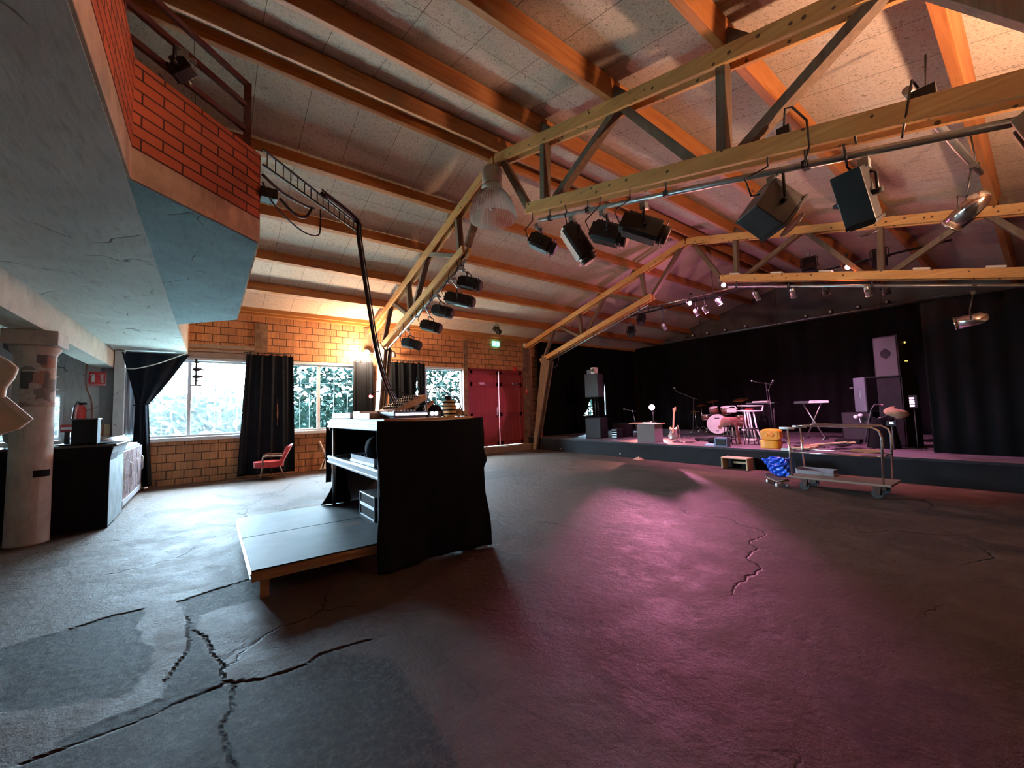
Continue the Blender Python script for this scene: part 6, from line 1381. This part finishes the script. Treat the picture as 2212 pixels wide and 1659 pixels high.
for x in (-.22, .22):
    mb = MB(); mb.box((x, 0, .07), (.05, .06, .04)); mb.cyl((x, -.09, .028), (x, .09, .028), .008, n=8); mb.box((x, 0, .045), (.03, .1, .03)); tr = obj('truck', mb, M['alu'], t, world=False)
    for y in (-.085, .085): mb = MB(); mb.cyl((x, y-.017, .028), (x, y+.017, .028), .028, n=18); obj('wheel', mb, M['white'], tr, world=False)
t = thing('dropped_glove', 'crumpled brown rag on the floor at the foot of the stage', 'rag', (-7.4, 10.2, 0)); mb = MB(); mb.sheet(lambda u, v: (-7.4+.13*(u-.5)*2, 10.2+.09*(v-.5)*2, .003+.07*sin(pi*u)**.7*sin(pi*v)**.7+.012*sin(u*17+v*11)*sin(pi*u)*sin(pi*v)), 20, 16); obj('rag', mb, M['tan_cloth'], t)
for i, (x, lb) in enumerate(((-10.9, 'small white lamp low on the stage front at the left end'), (-8.2, 'small white lamp low on the stage front left of the rag'))):
    t = thing('step_light', lb, 'lamp', (x, 10.39, .1), 0, 'little lamps on the stage front'); mb = MB(); mb.box((x, 10.39, .1), (.07, .03, .03)); obj('case', mb, M['black'], t); mb = MB(); mb.box((x, 10.373, .1), (.05, .006, .02)); obj('lens', mb, M['white'], t)

# ------------------------------------------------------------------ outside
mb = MB(); mb.box((-53.2, 5, -.15), (80, 160, .1)); o = obj('field', mb, M['grass']); tag(o, 'pale grass field outside the windows', 'field', None, 'structure')
def hedge(name, label, n, fn, size, mat, seed):
    random.seed(seed); mb = MB(); vs = []; fs = []
    for i in range(n):
        c = V(fn()); a = V((random.gauss(0, 1), random.gauss(0, 1), random.gauss(0, 1))).normalized(); b = a.cross(V((random.gauss(0, 1), random.gauss(0, 1), random.gauss(0, 1)))).normalized()
        s = size*random.uniform(.6, 1.5); k = len(vs); vs += [c-a*s, c+b*s*.35, c+a*s, c-b*s*.35]; fs.append((k, k+1, k+2, k+3))
    mb.add(vs, fs); return tag(obj(name, mb, mat), label, 'hedge', None, 'stuff')
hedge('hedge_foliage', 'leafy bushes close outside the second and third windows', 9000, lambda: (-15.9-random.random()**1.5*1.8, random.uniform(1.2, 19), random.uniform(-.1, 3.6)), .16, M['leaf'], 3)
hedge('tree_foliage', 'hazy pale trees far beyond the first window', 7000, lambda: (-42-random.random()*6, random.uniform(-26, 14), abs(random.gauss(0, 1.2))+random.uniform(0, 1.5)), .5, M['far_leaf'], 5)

# ------------------------------------------------------------------ light
W = bpy.data.worlds.new('sky'); bpy.context.scene.world = W; W.use_nodes = True
bg = W.node_tree.nodes['Background']; bg.inputs[0].default_value = (.57, .79, 1, 1); bg.inputs[1].default_value = WORLD
def portal(op):
    y0, y1, z0, z1 = op; ld = bpy.data.lights.new('portal', 'AREA'); ld.shape = 'RECTANGLE'; ld.size = z1-z0; ld.size_y = y1-y0
    ld.cycles.is_portal = True; o = bpy.data.objects.new('window_portal', ld); C.objects.link(o); o.location = (XW-.28, (y0+y1)/2, (z0+z1)/2); o.rotation_euler = (0, radians(-90), 0)
for w in (W1, W2, W3, W4): portal(w)
def lamp(name, kind, loc, col, power, radius=.06, aim=None, size=120, blend=.4):
    ld = bpy.data.lights.new(name, kind); ld.color = col; ld.energy = power; ld.shadow_soft_size = radius
    o = bpy.data.objects.new(name, ld); C.objects.link(o); o.location = loc
    if kind == 'SPOT':
        ld.spot_size = radians(size); ld.spot_blend = blend
        o.rotation_euler = (V(aim)-V(loc)).to_track_quat('-Z', 'Y').to_euler()
    return o
for a in LAMPS: lamp(*a[0], **a[1])

# ------------------------------------------------------------------ camera
cd = bpy.data.cameras.new('camera'); cam = bpy.data.objects.new('camera', cd); C.objects.link(cam)
cd.sensor_fit = 'HORIZONTAL'; cd.sensor_width = 36; cd.lens = 36*868.257/2212; cd.clip_end = 300; cd.clip_start = .02
yw, pt, rl = radians(-52.9815), radians(3.8029), radians(-1.6291)
fw = V((sin(yw)*cos(pt), cos(yw)*cos(pt), sin(pt))); rt = V((cos(yw), -sin(yw), 0)); up = rt.cross(fw)
r2 = rt*cos(rl)+up*sin(rl); u2 = -rt*sin(rl)+up*cos(rl)
cam.matrix_world = Matrix(((r2.x, u2.x, -fw.x, 0), (r2.y, u2.y, -fw.y, 0), (r2.z, u2.z, -fw.z, 1.55), (0, 0, 0, 1)))
S = bpy.context.scene; S.camera = cam
S.view_settings.view_transform = 'Standard'; S.view_settings.look = 'None'; S.view_settings.gamma = 1; S.view_settings.use_curve_mapping = False
S.view_settings.exposure = EXPOSURE
try:
    S.cycles.use_denoising = True; S.cycles.denoiser = 'OPENIMAGEDENOISE'; S.cycles.sample_clamp_indirect = 6; S.cycles.max_bounces = 8; S.cycles.caustics_reflective = False; S.cycles.caustics_refractive = False
except Exception: pass
